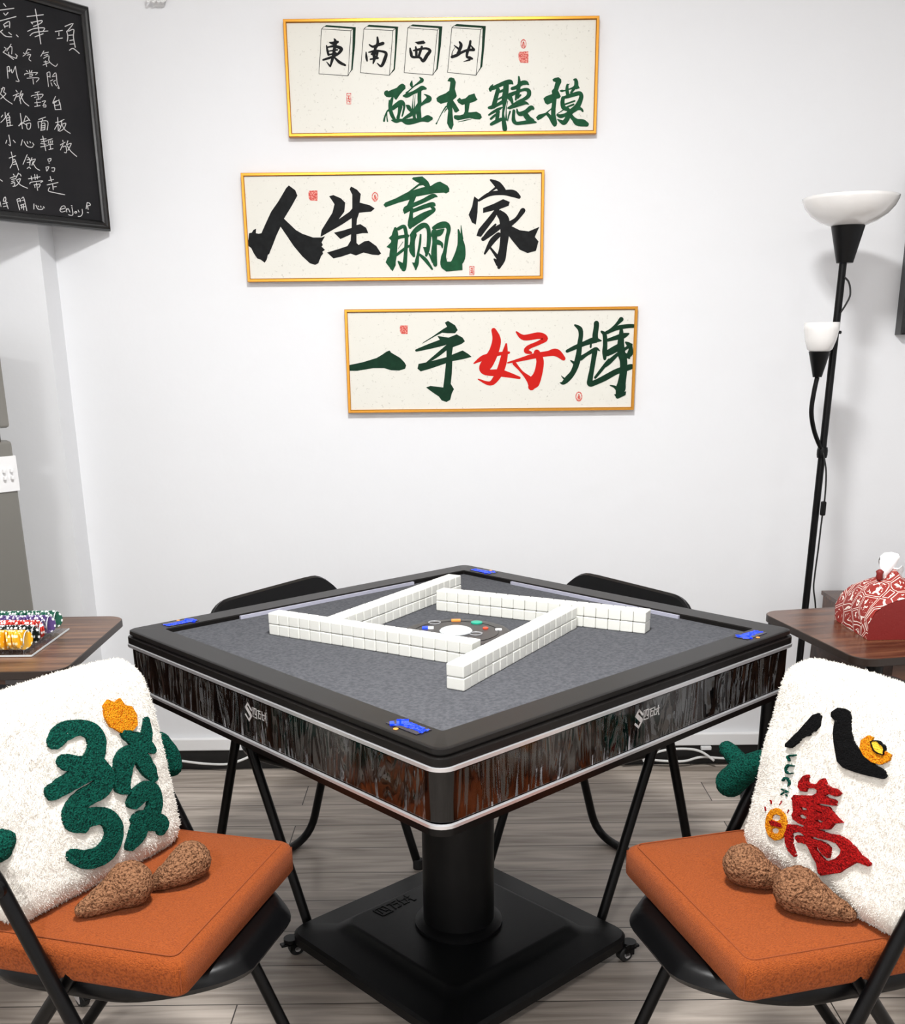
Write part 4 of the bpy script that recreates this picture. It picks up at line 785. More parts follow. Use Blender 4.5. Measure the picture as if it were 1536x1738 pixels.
# ------------------------------------------------------------------ plush cushions shaped like tiles
def fur(o, count, length, rad):
    pm = o.modifiers.new('pile', 'PARTICLE_SYSTEM'); ps = pm.particle_system.settings
    ps.type = 'HAIR'; ps.count = count; ps.hair_length = length; ps.hair_step = 3; ps.render_step = 2; ps.display_step = 2
    ps.factor_random = length * 0.5; ps.brownian_factor = length * 0.5; ps.length_random = 0.6
    ps.root_radius = rad; ps.tip_radius = rad * 0.35; ps.radius_scale = 1.0; ps.material = 1
    ps.use_modifier_stack = True
    return o
def plush(label, A, B, lean, hw, hh, th, seat):
    A = atz(*A, seat + 0.02); B = atz(*B, seat + 0.02)
    e = (B - A); e.z = 0; e.normalize(); n = Vector((e.y, -e.x, 0)); L = math.radians(lean)
    up = Vector((0, 0, 1)) * math.cos(L) - n * math.sin(L); N = e.cross(up)
    mid = (A + B) / 2; mid.z = seat
    root = bpy.data.objects.new('plush_cushion', None); root.empty_display_size = 0.05; COL.objects.link(root)
    root.matrix_world = Matrix(((e.x, up.x, N.x, mid.x), (e.y, up.y, N.y, mid.y), (e.z, up.z, N.z, mid.z), (0, 0, 0, 1)))
    tag(root, label, 'plush cushion', 'tile-shaped plush cushions on the chairs')
    # body: rounded box, front face around z=0, back at z=-th; bottom at y=0
    r = 0.045; cy = hh / 2; ax, ay, az = hw / 2, hh / 2, th / 2
    def front(x, y):
        u = max(0, 1 - (x / ax) ** 2); v = max(0, 1 - ((y - cy) / ay) ** 2)
        return 0.014 * u ** .6 * v ** .6
    bm = bmesh.new(); bmesh.ops.create_cube(bm, size=2.0)
    bmesh.ops.subdivide_edges(bm, edges=bm.edges[:], cuts=69, use_grid_fill=True)
    for v in bm.verts:
        q = Vector((v.co.x * ax, v.co.y * ay, v.co.z * az))
        rr = Vector((r, r, min(r, az * .9)))
        c = Vector((max(-ax + rr.x, min(ax - rr.x, q.x)), max(-ay + rr.y, min(ay - rr.y, q.y)), max(-az + rr.z, min(az - rr.z, q.z))))
        d = q - c
        if d.length > 1e-9:
            dn = Vector((d.x / rr.x, d.y / rr.y, d.z / rr.z)); m_ = max(abs(dn.x), abs(dn.y), abs(dn.z)); dn = dn * (m_ / max(dn.length, 1e-9))
            q = c + Vector((dn.x * rr.x, dn.y * rr.y, dn.z * rr.z))
        # pinched sides and bulging faces
        s = (q.z / az); q.z += s * 0.014 * max(0, 1 - (q.x / ax) ** 2) ** .6 * max(0, 1 - (q.y / ay) ** 2) ** .6
        q.x *= 1 - 0.012 * (q.y / ay); q.y += 0.010 * (q.y / ay) * (1 - (q.x / ax) ** 2) * (1 if q.y > 0 else 0.2)
        nn = d.normalized() if d.length > 1e-6 else Vector((0, 0, 1 if v.co.z > 0 else -1))
        q += nn * (0.0012 * noise.noise(q * 60) + 0.0010 * noise.noise(q * 130) + 0.004 * noise.noise(q * 14))
        v.co = q + Vector((0, cy, -az))
    body = obj('body', bm, M['sherpa'], root, True)
    fur(body, 70000, 0.0016, 0.0010)
    O = mid
    def loc(px, py, z):
        P = onplane(px, py, O + N * z, N) - O
        return Vector((P.dot(e), P.dot(up), P.dot(N)))
    def onseat(px, py, rr):
        P = atz(px, py, seat + rr * 0.93) - O
        return Vector((P.dot(e), P.dot(up), P.dot(N)))
    def patch(name, items, conv, m, h=0.0060, label=None, parent=None, jitter=0.0):
        bm = brush(items, conv, lambda px, py: loc(px, py, 0.012), k=5)
        for _ in range(3):
            es = [ed for ed in bm.edges if ed.calc_length() > 0.016]
            if not es: break
            bmesh.ops.subdivide_edges(bm, edges=es, cuts=1)
            bmesh.ops.triangulate(bm, faces=bm.faces[:])
        bmesh.ops.recalc_face_normals(bm, faces=bm.faces[:])
        for f in bm.faces:
            if f.normal.z < 0: f.normal_flip()
        lay = bm.verts.layers.float['lift']
        for v in bm.verts:
            v.co.z = front(v.co.x, v.co.y) + h + v[lay] * 0.00002 + 0.0012 * noise.noise(v.co * 90)
            v.co.x += 0.0012 * noise.noise(v.co * 240); v.co.y += 0.0012 * noise.noise(v.co * 240 + Vector((5, 5, 5)))
        top = bm.faces[:]
        ret = bmesh.ops.extrude_face_region(bm, geom=top)
        for g in ret['geom']:
            if isinstance(g, bmesh.types.BMVert): g.co.z += 0.0
        low = set(v for f in top for v in f.verts)
        for v in low: v.co.z -= h + 0.006
        me = bpy.data.meshes.new(name); bm.to_mesh(me); bm.free(); me.materials.append(m)
        o = bpy.data.objects.new(name, me); COL.objects.link(o); o.parent = parent or root
        if label: o['label'] = label
        return o
    def drop(name, pts, rad, m, flat=1.0, label=None, nz=0.004):
        """tapering stuffed limb through local points."""
        P = catmull([(*p, rr) if False else p for p in pts], 8); n = len(P); rings = []
        rad_ = [rad[0] + (0) for _ in P]
        import bisect
        for i in range(n):
            u = i / (n - 1) * (len(rad) - 1); j = min(int(u), len(rad) - 2); t = u - j
            rad_[i] = rad[j] * (1 - t) + rad[j + 1] * t
        bm = bmesh.new(); tube(bm, P, rad_, 20, smooth=False)
        ends = (P[0], P[-1])
        for c, rr in ((P[0], rad_[0]), (P[-1], rad_[-1])):
            bmesh.ops.create_uvsphere(bm, u_segments=20, v_segments=12, radius=rr, matrix=Matrix.Translation(c))
        me = bpy.data.meshes.new(name); bm.to_mesh(me); bm.free(); me.materials.append(m)
        o = bpy.data.objects.new(name, me); COL.objects.link(o); o.parent = root
        rm = o.modifiers.new('remesh', 'REMESH'); rm.mode = 'VOXEL'; rm.voxel_size = 0.003; rm.use_smooth_shade = True
        sm = o.modifiers.new('smooth', 'SMOOTH'); sm.iterations = 6
        tx = bpy.data.textures.new(name + '_fuzz', 'CLOUDS'); tx.noise_scale = 0.007
        dm = o.modifiers.new('fuzz', 'DISPLACE'); dm.texture = tx; dm.strength = nz; dm.mid_level = 0.5; dm.texture_coords = 'LOCAL'
        if label: o['label'] = label
        return o
    return root, loc, patch, drop, onseat

SEAT = 0.509
LPL, loc, patch, drop, onseat = plush('white plush cushion with large green character and orange tulip on the left chair', (45, 1555), (312, 1415), 11, 0.355, 0.330, 0.085, SEAT)
K = crop(0, 1100, 4.042)
patch('embroidered_character', [st((365, 645, 110), (425, 575, 130), (540, 545, 110), (625, 580, 124), (650, 670, 124), (620, 760, 124), (560, 805, 130), (430, 780, 112)), st((640, 790, 120), (695, 870, 134), (675, 960, 134), (560, 1030, 130), (485, 1110, 124), (490, 1195, 134), (555, 1225, 90)),
    st((350, 990, 112), (460, 920, 124), (600, 840, 130)), st((560, 1170, 130), (690, 1150, 120), (765, 1215, 120), (765, 1320, 122), (700, 1415, 130), (585, 1450, 130), (495, 1425, 106)),
    st((850, 590, 60), (950, 640, 116), (1040, 695, 64)), st((1003, 490, 40), (1000, 600, 80), (950, 690, 100), (850, 755, 136), (830, 870, 110), (825, 950, 104), (855, 975, 60)), st((955, 740, 100), (1010, 830, 104), (1048, 890, 60)),
    st((905, 1060, 96), (950, 1005, 120), (1025, 965, 110), (1060, 1050, 100), (1030, 1150, 110), (950, 1180, 124), (1030, 1190, 130), (1105, 1200, 110), (1105, 1255, 66)), st((960, 1200, 120), (930, 1290, 110), (890, 1360, 66))], K, M['greenplush'], label='green character')
patch('embroidered_tulip', [('p', [(700, 400), (740, 352), (785, 372), (820, 345), (855, 390), (900, 402), (935, 450), (935, 530), (900, 568), (820, 580), (750, 540), (710, 480)])], K, M['orangeplush'], label='orange tulip')
drop('foot', [onseat(140, 1545, .012), onseat(190, 1518, .026), onseat(220, 1500, .036)], [0.012, 0.026, 0.036], M['brownplush'], label='brown stubby foot')
drop('foot', [onseat(262, 1500, .012), onseat(300, 1478, .026), onseat(324, 1460, .032)], [0.012, 0.026, 0.032], M['brownplush'], label='brown stubby foot')
drop('arm', [loc(272, 1255, -0.045), loc(286, 1280, -0.045), loc(291, 1300, -0.045)], [0.014, 0.019, 0.019], M['greenplush'], label='green leaf-shaped arm')
drop('arm', [loc(20, 1400, -0.03), loc(2, 1425, -0.01), loc(-4, 1440, -0.01)], [0.014, 0.021, 0.021], M['greenplush'], label='green leaf-shaped arm')

RPL, loc, patch, drop, onseat = plush('white plush cushion with black and red characters and gold coin on the right chair', (1256, 1430), (1512, 1580), 11, 0.350, 0.338, 0.085, SEAT)
K = crop(1290, 1180, 6.244)
patch('embroidered_character', [('p', [(635, 190), (660, 220), (655, 330), (610, 390), (575, 385), (545, 435), (500, 440), (340, 560), (285, 550), (285, 515), (420, 390), (570, 210)]),
    ('p', [(765, 180), (830, 130), (900, 140), (955, 180), (970, 240), (975, 380), (1000, 470), (1060, 560), (1120, 640), (1230, 740), (1330, 800), (1360, 860), (1320, 890), (1180, 855), (1040, 820), (910, 770), (850, 700), (820, 590), (795, 400), (805, 270), (765, 225)])], K, M['blackplush'], label='black character')
ing = patch('embroidered_ingot', [('p', [(1080, 560), (1090, 480), (1160, 425), (1215, 450), (1200, 490), (1230, 570), (1320, 635), (1338, 592), (1402, 630), (1385, 690), (1290, 735), (1200, 710), (1120, 640)])], K, M['orangeplush'], label='orange ingot shape')
patch('ingot_centre', [('p', [(1200, 490), (1260, 485), (1325, 540), (1337, 590), (1320, 630), (1240, 590)])], K, M['goldplush'], 0.007, parent=ing)
patch('ingot_outline', lines(9, [(1200, 490), (1260, 483), (1327, 540), (1338, 592), (1322, 630), (1235, 585), (1200, 490)]), K, M['blackplush'], 0.0085, parent=ing)
patch('embroidered_word', [st((378, 638, 16), (310, 645, 16), (318, 690, 13)), st((362, 752, 13), (310, 740, 16), (288, 785, 15), (308, 828, 14), (355, 828, 12)), st((258, 905, 14), (278, 878, 18), (312, 888, 18), (326, 930, 11), (318, 968, 8)), st((312, 1022, 15), (245, 998, 16)), st((286, 1012, 14), (244, 1050, 11)), st((284, 1012, 14), (300, 1064, 12))], K, M['greenplush'], 0.005, label='small green letters')
K2 = crop(1315, 1310, 9.035)
patch('embroidered_character', [('p', [(480, 60), (540, 45), (555, 80), (535, 110), (545, 160), (600, 190), (690, 180), (740, 115), (795, 100), (840, 200), (900, 240), (980, 265), (1045, 320), (1020, 365), (975, 375), (900, 345), (830, 345), (810, 365), (860, 400), (940, 420), (975, 450), (960, 515), (850, 500), (720, 480), (690, 500), (860, 540), (930, 640), (1000, 720), (1060, 780), (940, 790), (860, 880), (790, 880), (670, 880), (830, 940), (1000, 970), (1130, 1040), (1240, 1150), (1330, 1280), (1475, 1410), (1450, 1445), (1280, 1385), (1150, 1460), (1000, 1545), (720, 1595), (680, 1550), (665, 1400), (600, 1300), (550, 1160), (510, 1110), (380, 1080), (345, 1020), (345, 990), (380, 970), (460, 985), (490, 980), (450, 930), (370, 920), (295, 945), (290, 1100), (330, 1280), (310, 1305), (220, 1210), (180, 1080), (180, 950), (215, 850), (230, 805), (350, 815), (470, 850), (490, 830), (400, 780), (310, 720), (295, 670), (325, 600), (310, 440), (300, 410), (340, 350), (500, 360), (630, 365), (690, 330), (700, 280), (660, 250), (540, 250), (520, 310), (440, 295), (400, 230), (410, 150)],
    [(420, 530), (450, 575), (545, 590), (540, 560)], [(670, 580), (690, 605), (785, 645), (780, 620)], [(395, 665), (430, 710), (530, 720), (540, 690), (460, 645)], [(670, 740), (680, 770), (760, 785), (785, 770), (720, 730)],
    [(580, 1000), (600, 1030), (700, 1050), (800, 1090), (865, 1160), (870, 1250), (840, 1320), (760, 1270), (710, 1190), (700, 1140), (640, 1150), (640, 1190), (720, 1290), (800, 1365), (870, 1370), (960, 1330), (1030, 1260), (1050, 1190), (980, 1100), (860, 1050), (720, 1020), (640, 985)])], K2, M['redplush'], label='red character')
ell = lambda k: [(1319.6 + 18.8 * k * math.cos(a * PI / 16), 1399 + 27 * k * math.sin(a * PI / 16)) for a in range(32)]
ell2 = lambda cx_, cy_, rx, ry: [(cx_ + rx * math.cos(a * PI / 8), cy_ + ry * math.sin(a * PI / 8)) for a in range(16)]
coin = patch('embroidered_coin', [('p', ell(1), ell2(1320, 1388, 8.5, 5.5), ell2(1318, 1410, 7, 5))], crop(0, 0, 1), M['orangeplush'], label='gold coin')
patch('coin_bar', [('p', [(1308, 1393), (1314, 1392), (1329, 1398), (1330.5, 1404), (1312, 1401)])], crop(0, 0, 1), M['redplush'], 0.0075, parent=coin)
patch('coin_rays', [st((118, 1110, 8), (126, 1150, 9)), st((248, 1118, 9), (218, 1166, 9)), st((48, 1188, 8), (62, 1226, 9)), st((322, 1214, 8), (308, 1246, 8))], K, M['redplush'], 0.004, parent=coin)
drop('foot', [onseat(1325, 1494, .014), onseat(1290, 1482, .026), onseat(1264, 1468, .034)], [0.014, 0.026, 0.034], M['brownplush'], label='brown stubby foot')
drop('foot', [onseat(1440, 1552, .012), onseat(1390, 1530, .026), onseat(1354, 1510, .036)], [0.012, 0.026, 0.036], M['brownplush'], label='brown stubby foot')
drop('arm', [loc(1292, 1290, -0.045), loc(1262, 1308, -0.04), loc(1240, 1328, -0.04)], [0.018, 0.025, 0.026], M['greenplush'], label='green leaf-shaped arm')
drop('arm_lobe', [loc(1262, 1300, -0.043), loc(1238, 1275, -0.04), loc(1234, 1270, -0.04)], [0.017, 0.015, 0.014], M['greenplush'], label='green leaf lobe')

# ------------------------------------------------------------------ side tables
ZS = 0.75
def side_table(label, corner, ang, w, d, m_top, legs, panel):
    """local x to the left/right along the front, y to the back; origin at the front corner nearest the big table."""
    t = thing('side_table', label, 'side table', (corner[0], corner[1], 0), ang, 'wooden side tables beside the mahjong table')
    cx_, cy_ = w / 2, d / 2
    hw_ = abs(w) / 2; RC = 0.042
    bm = loft(bmesh.new(), [rrect(hw_ - 0.001, d / 2 - 0.001, RC, ZS - 0.016, 8, (cx_, cy_)), rrect(hw_, d / 2, RC, ZS - 0.015, 8, (cx_, cy_)), rrect(hw_, d / 2, RC, ZS - 0.0012, 8, (cx_, cy_)), rrect(hw_ - 0.0012, d / 2 - 0.0012, RC, ZS, 8, (cx_, cy_))])
    for f in bm.faces: f.material_index = 0 if len(f.verts) > 4 and f.calc_center_median().z > ZS - 0.003 else 1
    obj('table_top', bm, [m_top, M['edgedark']], t, 'auto')
    s = 1 if w > 0 else -1
    boxo('side_panel', (s * panel, d / 2, (ZS - 0.016 + 0.10) / 2), (0.018, d - 0.10, ZS - 0.116), M['walnutdark'], t)
    boxo('side_panel', (w - s * 0.05, d / 2, (ZS - 0.016 + 0.10) / 2), (0.018, d - 0.10, ZS - 0.116), M['walnutdark'], t)
    boxo('shelf', ((s * panel + w - s * 0.05) / 2, d / 2, 0.11), (abs(w - s * 0.05 - s * panel) - 0.018, d - 0.12, 0.016), M['walnutdark'], t)
    boxo('apron', ((s * panel + w - s * 0.05) / 2, 0.06, ZS - 0.051), (abs(w - s * 0.05 - s * panel) - 0.018, 0.016, 0.07), M['walnutdark'], t)
    for x, y in legs:
        lg = obj('leg', lathe(bmesh.new(), [(0.016, 0.066), (0.016, ZS - 0.016)], 20, (x, y, 0)), M['black'], t, 'auto')
        caster(t, x, y, 0.070, 0.024, 0.9 if w > 0 else 2.2, True)
    return t
LTc = (-0.728, 1.853)
side_table('brown wooden side table left of the mahjong table, under the poker chip tray', LTc, 0.02, -0.52, 0.43, M['walnut'], [(-0.055, 0.03), (-0.16, 0.40), (-0.46, 0.03), (-0.46, 0.40)], 0.14)
RTc = (0.768, 1.868)
side_table('brown wooden side table right of the mahjong table, under the red tissue box', RTc, 0.195, 0.50, 0.40, M['walnutred'], [(0.045, 0.02), (0.025, 0.37), (0.45, 0.02), (0.45, 0.37)], 0.115)

# poker chips in a clear tray
ZC_ = ZS + 0.001
TRX = -0.838; TRY0 = 1.952; NR = 5; PIT = 0.0405
tr = thing('chip_tray', 'clear acrylic tray holding five rows of poker chips', 'tray', (TRX, TRY0, ZC_))
WT = 0.20; DT = NR * PIT + 0.006
obj('tray_base', box(bmesh.new(), (-WT / 2 + 0.007, DT / 2, 0.0015), (WT + 0.014, DT, 0.003), 0, 0.001), M['acrylic'], tr)
bm = box(bmesh.new(), (0.0143, DT / 2, 0.0016), (0.0012, DT, 0.0032)); box(bm, (-WT / 2 + 0.007, -0.0006, 0.0016), (WT + 0.014, 0.0012, 0.0032))
obj('tray_edge_glint', bm, M['acrylic_edge_glint'], tr)  # opaque pale strips added as painted highlights along the clear base
def scallop(x):
    prof = []
    for r_ in range(NR):
        c = 0.003 + PIT * (r_ + .5)
        for i in range(13):
            a = PI - PI * i / 12
            prof.append((c + 0.0205 * math.cos(a), 0.022 + 0.0240 * math.sin(a)))
    loop = [(0, 0.003)] + prof + [(DT, 0.003)]
    return [(x, y, z) for y, z in loop]
obj('end_wall', loft(bmesh.new(), [scallop(0.0), scallop(-0.0025)]), M['acrylic'], tr)
obj('end_wall', loft(bmesh.new(), [scallop(-WT), scallop(-WT + 0.0025)]), M['acrylic'], tr)
tube_pts = [(0.0003, y, z) for x, y, z in scallop(0.0)][1:-1]
obj('end_wall_glint', tube(bmesh.new(), tube_pts, 0.0009, 6, smooth=False), M['acrylic_edge_glint'], tr, True)  # pale tube painting the bright top edge of the clear wall
obj('front_wall', box(bmesh.new(), (-WT / 2, 0.001, 0.0125), (WT, 0.002, 0.019)), M['acrylic'], tr)
for r_ in range(NR + 1):
    if r_ in range(1, NR): obj('divider', box(bmesh.new(), (-WT / 2, 0.003 + PIT * r_, 0.0105), (WT - 0.006, 0.0062, 0.015)), M['acrylic'], tr)
chips = [('yellow', lin(232, 170, 30), lin(250, 236, 190), 34), ('black', lin(22, 30, 26), lin(240, 240, 240), 34), ('red', lin(196, 48, 34), lin(245, 240, 236), 36), ('purple', lin(92, 70, 128), lin(240, 238, 244), 38), ('green', lin(30, 92, 72), lin(240, 244, 240), 40)]
CT = 0.0034; CR = 0.0196
def ordinal(i):
    tens = ['', '', 'twenty', 'thirty', 'forty']; i += 1
    if i <= 18: return ORD[i - 1]
    if i == 19: return 'nineteenth'
    if i % 10 == 0: return {2: 'twentieth', 3: 'thirtieth', 4: 'fortieth'}[i // 10]
    return tens[i // 10] + '-' + ORD[i % 10 - 1]
for r_, (nm, c1, c2, cnt) in enumerate(chips):
    m_ = chip_mat('chip_' + nm, c1, c2)
    c0 = obj('poker_chip', lathe(bmesh.new(), [(0.0172, 0), (CR - 0.0004, 0), (CR, 0.0004), (CR, CT - 0.0006), (CR - 0.0004, CT - 0.0002), (0.0172, CT - 0.0002)], 40), m_, None, 'auto')
    for i in range(cnt):
        o = c0 if i == 0 else c0.copy()
        if i: COL.objects.link(o)
        o.location = (TRX - 0.0045 - CT * (i + 1) - 0.0002 * r_, TRY0 + 0.003 + PIT * (r_ + .5), ZC_ + 0.0085 + CR)
        o.rotation_euler = (random.uniform(0, 2 * PI), PI / 2, 0)
        tag(o, '%s poker chip on edge, %s from the right in the %s row' % (nm, ordinal(i), nm), 'poker chip', 'poker chips in the clear tray')

# tissue box cover
tb = thing('tissue_box', 'red and white patterned fabric tissue box with plain red end on the right side table', 'tissue box', (0.836, 2.008, ZS + 0.0005), 0.03)
TWd, TDp, THt = 0.150, 0.172, 0.108
def tsec(y, k, pinch):
    h = THt * (0.80 + 0.20 * k) + 0.010 * pinch
    return [(0.000, y, 0.0), (-0.002, y, h * .40), (0.010, y, h * .66), (0.026, y, h * .82), (0.050 + 0.008 * pinch, y, h * 0.93), (0.075, y, h * 1.0 + 0.012 * pinch), (TWd - 0.050 - 0.008 * pinch, y, h * .93), (TWd - 0.026, y, h * .82), (TWd - 0.010, y, h * .66), (TWd + 0.002, y, h * .40), (TWd, y, 0.0)]
bm = bmesh.new(); rings = []
for i in range(25):
    v = i / 24
    rings.append([(x + 0.0025 * noise.noise((x * 30, y * 30, z * 30)), y, z + (0.004 * noise.noise((x * 40, y * 40, 3)) if z > 0.02 else 0)) for x, y, z in tsec(TDp * v, math.sin(PI * v) ** .6, max(0, 1 - ((v - .5) / .28) ** 2))])
loft(bm, rings, False, False)
bm.faces.new([v for v in [bm.verts.new(p) for p in [(0, 0, 0), (TWd, 0, 0), (TWd, TDp, 0), (0, TDp, 0)]]])
obj('cover', bm, M['tissuebox'], tb, 'auto')
for y, nm in ((-0.001, 'front_panel'), (TDp + 0.001, 'back_panel')):
    bm = bmesh.new()
    a = [(x, y, z * 0.985) for x, _, z in tsec(0, 0, 0)]; b = [(x, y + (0.002 if y < 0 else -0.002), z) for x, _, z in a]
    loft(bm, [a, b]); o = obj('end_panel', bm, M['redleather'], tb, 'auto'); o['label'] = 'plain dark red end panel'
bm = bmesh.new(); g = []
for i in range(15):
    u = -1 + 2 * i / 14; row = []
    for j in range(11):
        v = j / 10
        row.append(bm.verts.new((0.075 + 0.032 * u * (1 - .5 * v) + 0.010 * math.sin(5 * u + 3 * v), TDp * .5 + 0.012 * math.sin(7 * u + 1) * (0.3 + v), THt * .97 + 0.058 * v * (0.45 + 0.55 * math.exp(-(u + .55) ** 2 * 5)))))
    g.append(row)
for a, b in zip(g, g[1:]):
    for j in range(10): bm.faces.new((a[j], b[j], b[j + 1], a[j + 1]))
o = obj('tissue', bm, M['tissue'], tb, True); o.modifiers.new('thick', 'SOLIDIFY').thickness = 0.0012
obj('knot', lathe(bmesh.new(), [(0.003, 0), (0.007, 0.006), (0.006, 0.014), (0.008, 0.020), (0.003, 0.024)], 12, (0.045, TDp * .46, THt * .96)), M['redleather'], tb, True)

# wooden cabinet behind, with a dark case on top
cb0 = aty(1398, 1003, 3.17)
cab = thing('low_cabinet', 'low brown wooden cabinet against the wall behind the right side table', 'cabinet', (cb0.x, 2.80, 0))
boxo('body', (0.35, 0.185, cb0.z / 2 - 0.006), (0.70, 0.37, cb0.z - 0.012), M['walnutdark'], cab)
boxo('top', (0.35, 0.185, cb0.z - 0.006), (0.71, 0.38, 0.012), M['walnutred'], cab)
q = aty(1527, 1000, 2.95)
bm = box(bmesh.new(), (0, 0, 0.02), (0.2, 0.12, 0.04), 0, 0.006)
tag(obj('storage_case', bm, M['blackplastic'], None, False, (q.x + 0.10, 2.97, cb0.z)), 'flat black case lying on the low cabinet behind the tissue box', 'case')

# ------------------------------------------------------------------ floor lamp
YL = 2.90
lt = aty(1431, 445, YL); lb = aty(1367, 1028, YL)
dx = (lb.x - lt.x) / (lb.z - lt.z)
foot = Vector((lb.x - dx * lb.z, YL, 0))
lamp = thing('floor_lamp', 'black torchiere floor lamp with white glass bowl and small side reading shade', 'lamp', foot)
fx = lambda z: dx * z
obj('base', lathe(bmesh.new(), [(0.13, 0), (0.13, 0.012), (0.12, 0.02), (0.02, 0.03)], 48), M['black'], lamp, 'auto')
obj('pole', tube(bmesh.new(), [(fx(.02), 0, .02), (fx(lt.z), 0, lt.z)], 0.0098, 14, smooth=False), M['black'], lamp, 'auto')
obj('pole_joint', lathe(bmesh.new(), [(0.0145, 0), (0.016, .004), (0.0145, .008)], 20, (fx(1.36), 0, aty(1417, 567, YL).z)), M['black'], lamp, 'auto')
cz = lt.z; ca = aty(1442, 384, YL); ct = ca.z - cz
bxl = fx(cz) + 0.004
obj('cup', lathe(bmesh.new(), [(0.021, cz - 0.002), (0.042, cz + ct), (0.038, cz + ct + 0.001)], 40, (bxl, 0, 0)), M['black'], lamp, 'auto')
zb_ = cz + ct
obj('lamp_shade', lathe(bmesh.new(), [(0.036, zb_), (0.046, zb_ + 0.002), (0.070, zb_ + 0.011), (0.094, zb_ + 0.027), (0.110, zb_ + 0.045), (0.117, zb_ + 0.060), (0.119, zb_ + 0.068), (0.117, zb_ + 0.0685), (0.114, zb_ + 0.060), (0.107, zb_ + 0.046), (0.091, zb_ + 0.030), (0.066, zb_ + 0.014), (0.036, zb_ + 0.005)], 64, (bxl, 0, 0), False, False), M['glasswhite'], lamp, True)
obj('bulb', lathe(bmesh.new(), [(0.010, zb_), (0.013, zb_ + 0.01), (0.014, zb_ + 0.02), (0.008, zb_ + 0.028), (0.002, zb_ + 0.03)], 20, (bxl, 0, 0)), M['glasswhite'], lamp, True)
def L(px, py, dy=0.0):
    p = aty(px, py, YL + dy); return (p.x - foot.x, dy, p.z)
sb = L(1387, 640, -0.035); stp = L(1390, 597, -0.035)
obj('side_cup', lathe(bmesh.new(), [(0.0115, sb[2]), (0.0275, stp[2]), (0.024, stp[2] + 0.001)], 32, (sb[0], -0.035, 0)), M['black'], lamp, 'auto')
zt_ = stp[2]
obj('side_shade', lathe(bmesh.new(), [(0.024, zt_), (0.032, zt_ + 0.006), (0.040, zt_ + 0.030), (0.0445, zt_ + 0.055), (0.0455, zt_ + 0.073), (0.0435, zt_ + 0.073), (0.038, zt_ + 0.030), (0.024, zt_ + 0.004)], 40, (sb[0], -0.035, 0), False, False), M['glasswhite'], lamp, True)
obj('side_arm', tube(bmesh.new(), [sb, L(1381, 668, -.034), L(1377, 700, -.03), L(1382, 732, -.02), L(1392, 758, -.008), L(1397, 764, 0)], 0.0062, 10), M['black'], lamp, True)
obj('arm_clamp', lathe(bmesh.new(), [(0.013, -0.014), (0.0145, -0.006), (0.0145, 0.006), (0.013, 0.014)], 20, (fx(L(1396, 768)[2]), 0, L(1396, 768)[2])), M['black'], lamp, 'auto')
obj('cord', tube(bmesh.new(), [L(1433, 470, -.012), L(1441, 480, -.016), L(1443, 500, -.018), L(1436, 516, -.016), L(1427, 530, -.012)], 0.0024, 8), M['blackcable'], lamp, True)
obj('cord', tube(bmesh.new(), [L(1416, 548, -.012), L(1411, 566, -.014), L(1414, 590, -.012)], 0.0024, 8), M['blackcable'], lamp, True)
obj('cord', tube(bmesh.new(), [L(1397, 768, -.012), L(1402, 800, -.02), L(1400, 845, -.02), L(1395, 880, -.02), L(1389, 930, -.02), L(1383, 975, -.02), L(1381, 1000, -.02), L(1384, 1040, -.02), L(1375, 1120, -.02), (0.06, 0.10, 0.012), (0.2, 0.2, 0.008)], 0.0024, 8), M['blackcable'], lamp, True)
sw = L(1397, 863, -.02)
obj('inline_switch', box(bmesh.new(), sw, (0.014, 0.014, 0.040), 0, 0.004), M['black'], lamp, 'auto')

# ------------------------------------------------------------------ fridge
FY = 2.75
E0 = aty(40, 888, FY)
fr = thing('refrigerator', 'grey two-door fridge at the left edge below the chalkboard', 'refrigerator', (E0.x, FY, 0), math.atan2(BD.y, BD.x))
za = aty(18, 726, FY).z; zb2 = aty(22, 747, FY).z
W_, D_, HF = 0.55, 0.46, 1.40
def fbox(name, x0, x1, y0, y1, z0, z1, m, bev=0.0): return obj(name, box(bmesh.new(), ((x0 + x1) / 2, (y0 + y1) / 2, (z0 + z1) / 2), (x1 - x0, y1 - y0, z1 - z0), 0, bev), m, fr, 'auto')
fbox('cabinet_body', 0.004, W_ - 0.004, -D_, -0.045, 0.04, HF - 0.004, M['fridge'], 0.004)
fbox('lower_door', 0, W_, -0.044, 0, 0.06, zb2, M['fridge'], 0.010)
fbox('freezer_door', 0, W_, -0.044, 0, za, HF, M['fridge'], 0.008)
fbox('handle', 0.035, 0.20, -0.03, 0.006, zb2 - 0.004, zb2 + 0.012, M['blackplastic'], 0.004)
fbox('plinth', 0.01, W_ - 0.01, -D_ + 0.02, -0.03, 0.0, 0.06, M['recess'])
FO = Vector((E0.x, FY, 0)); FR = Matrix.Rotation(-math.atan2(BD.y, BD.x), 3, 'Z')
floc = lambda px, py: FR @ (onplane(px, py, FO, BN) - FO)
p0 = floc(25, 773); p1 = floc(2, 836)
cxp, czp = (p0.x + p1.x) / 2 + 0.006, (p0.z + p1.z) / 2
cw = FO + BD * cxp
sp = thing('magnetic_hook_panel', 'small white plastic panel with four hooks stuck on the fridge door', 'hook panel', (cw.x, cw.y, czp), math.atan2(BD.y, BD.x))
hw_, hh_ = (p1.x - p0.x) / 2 + 0.006, (p0.z - p1.z) / 2
obj('plate', box(bmesh.new(), (0, 0.0025, 0), (hw_ * 2, 0.005, hh_ * 2), 0, 0.0015), M['whiteplastic'], sp, 'auto')
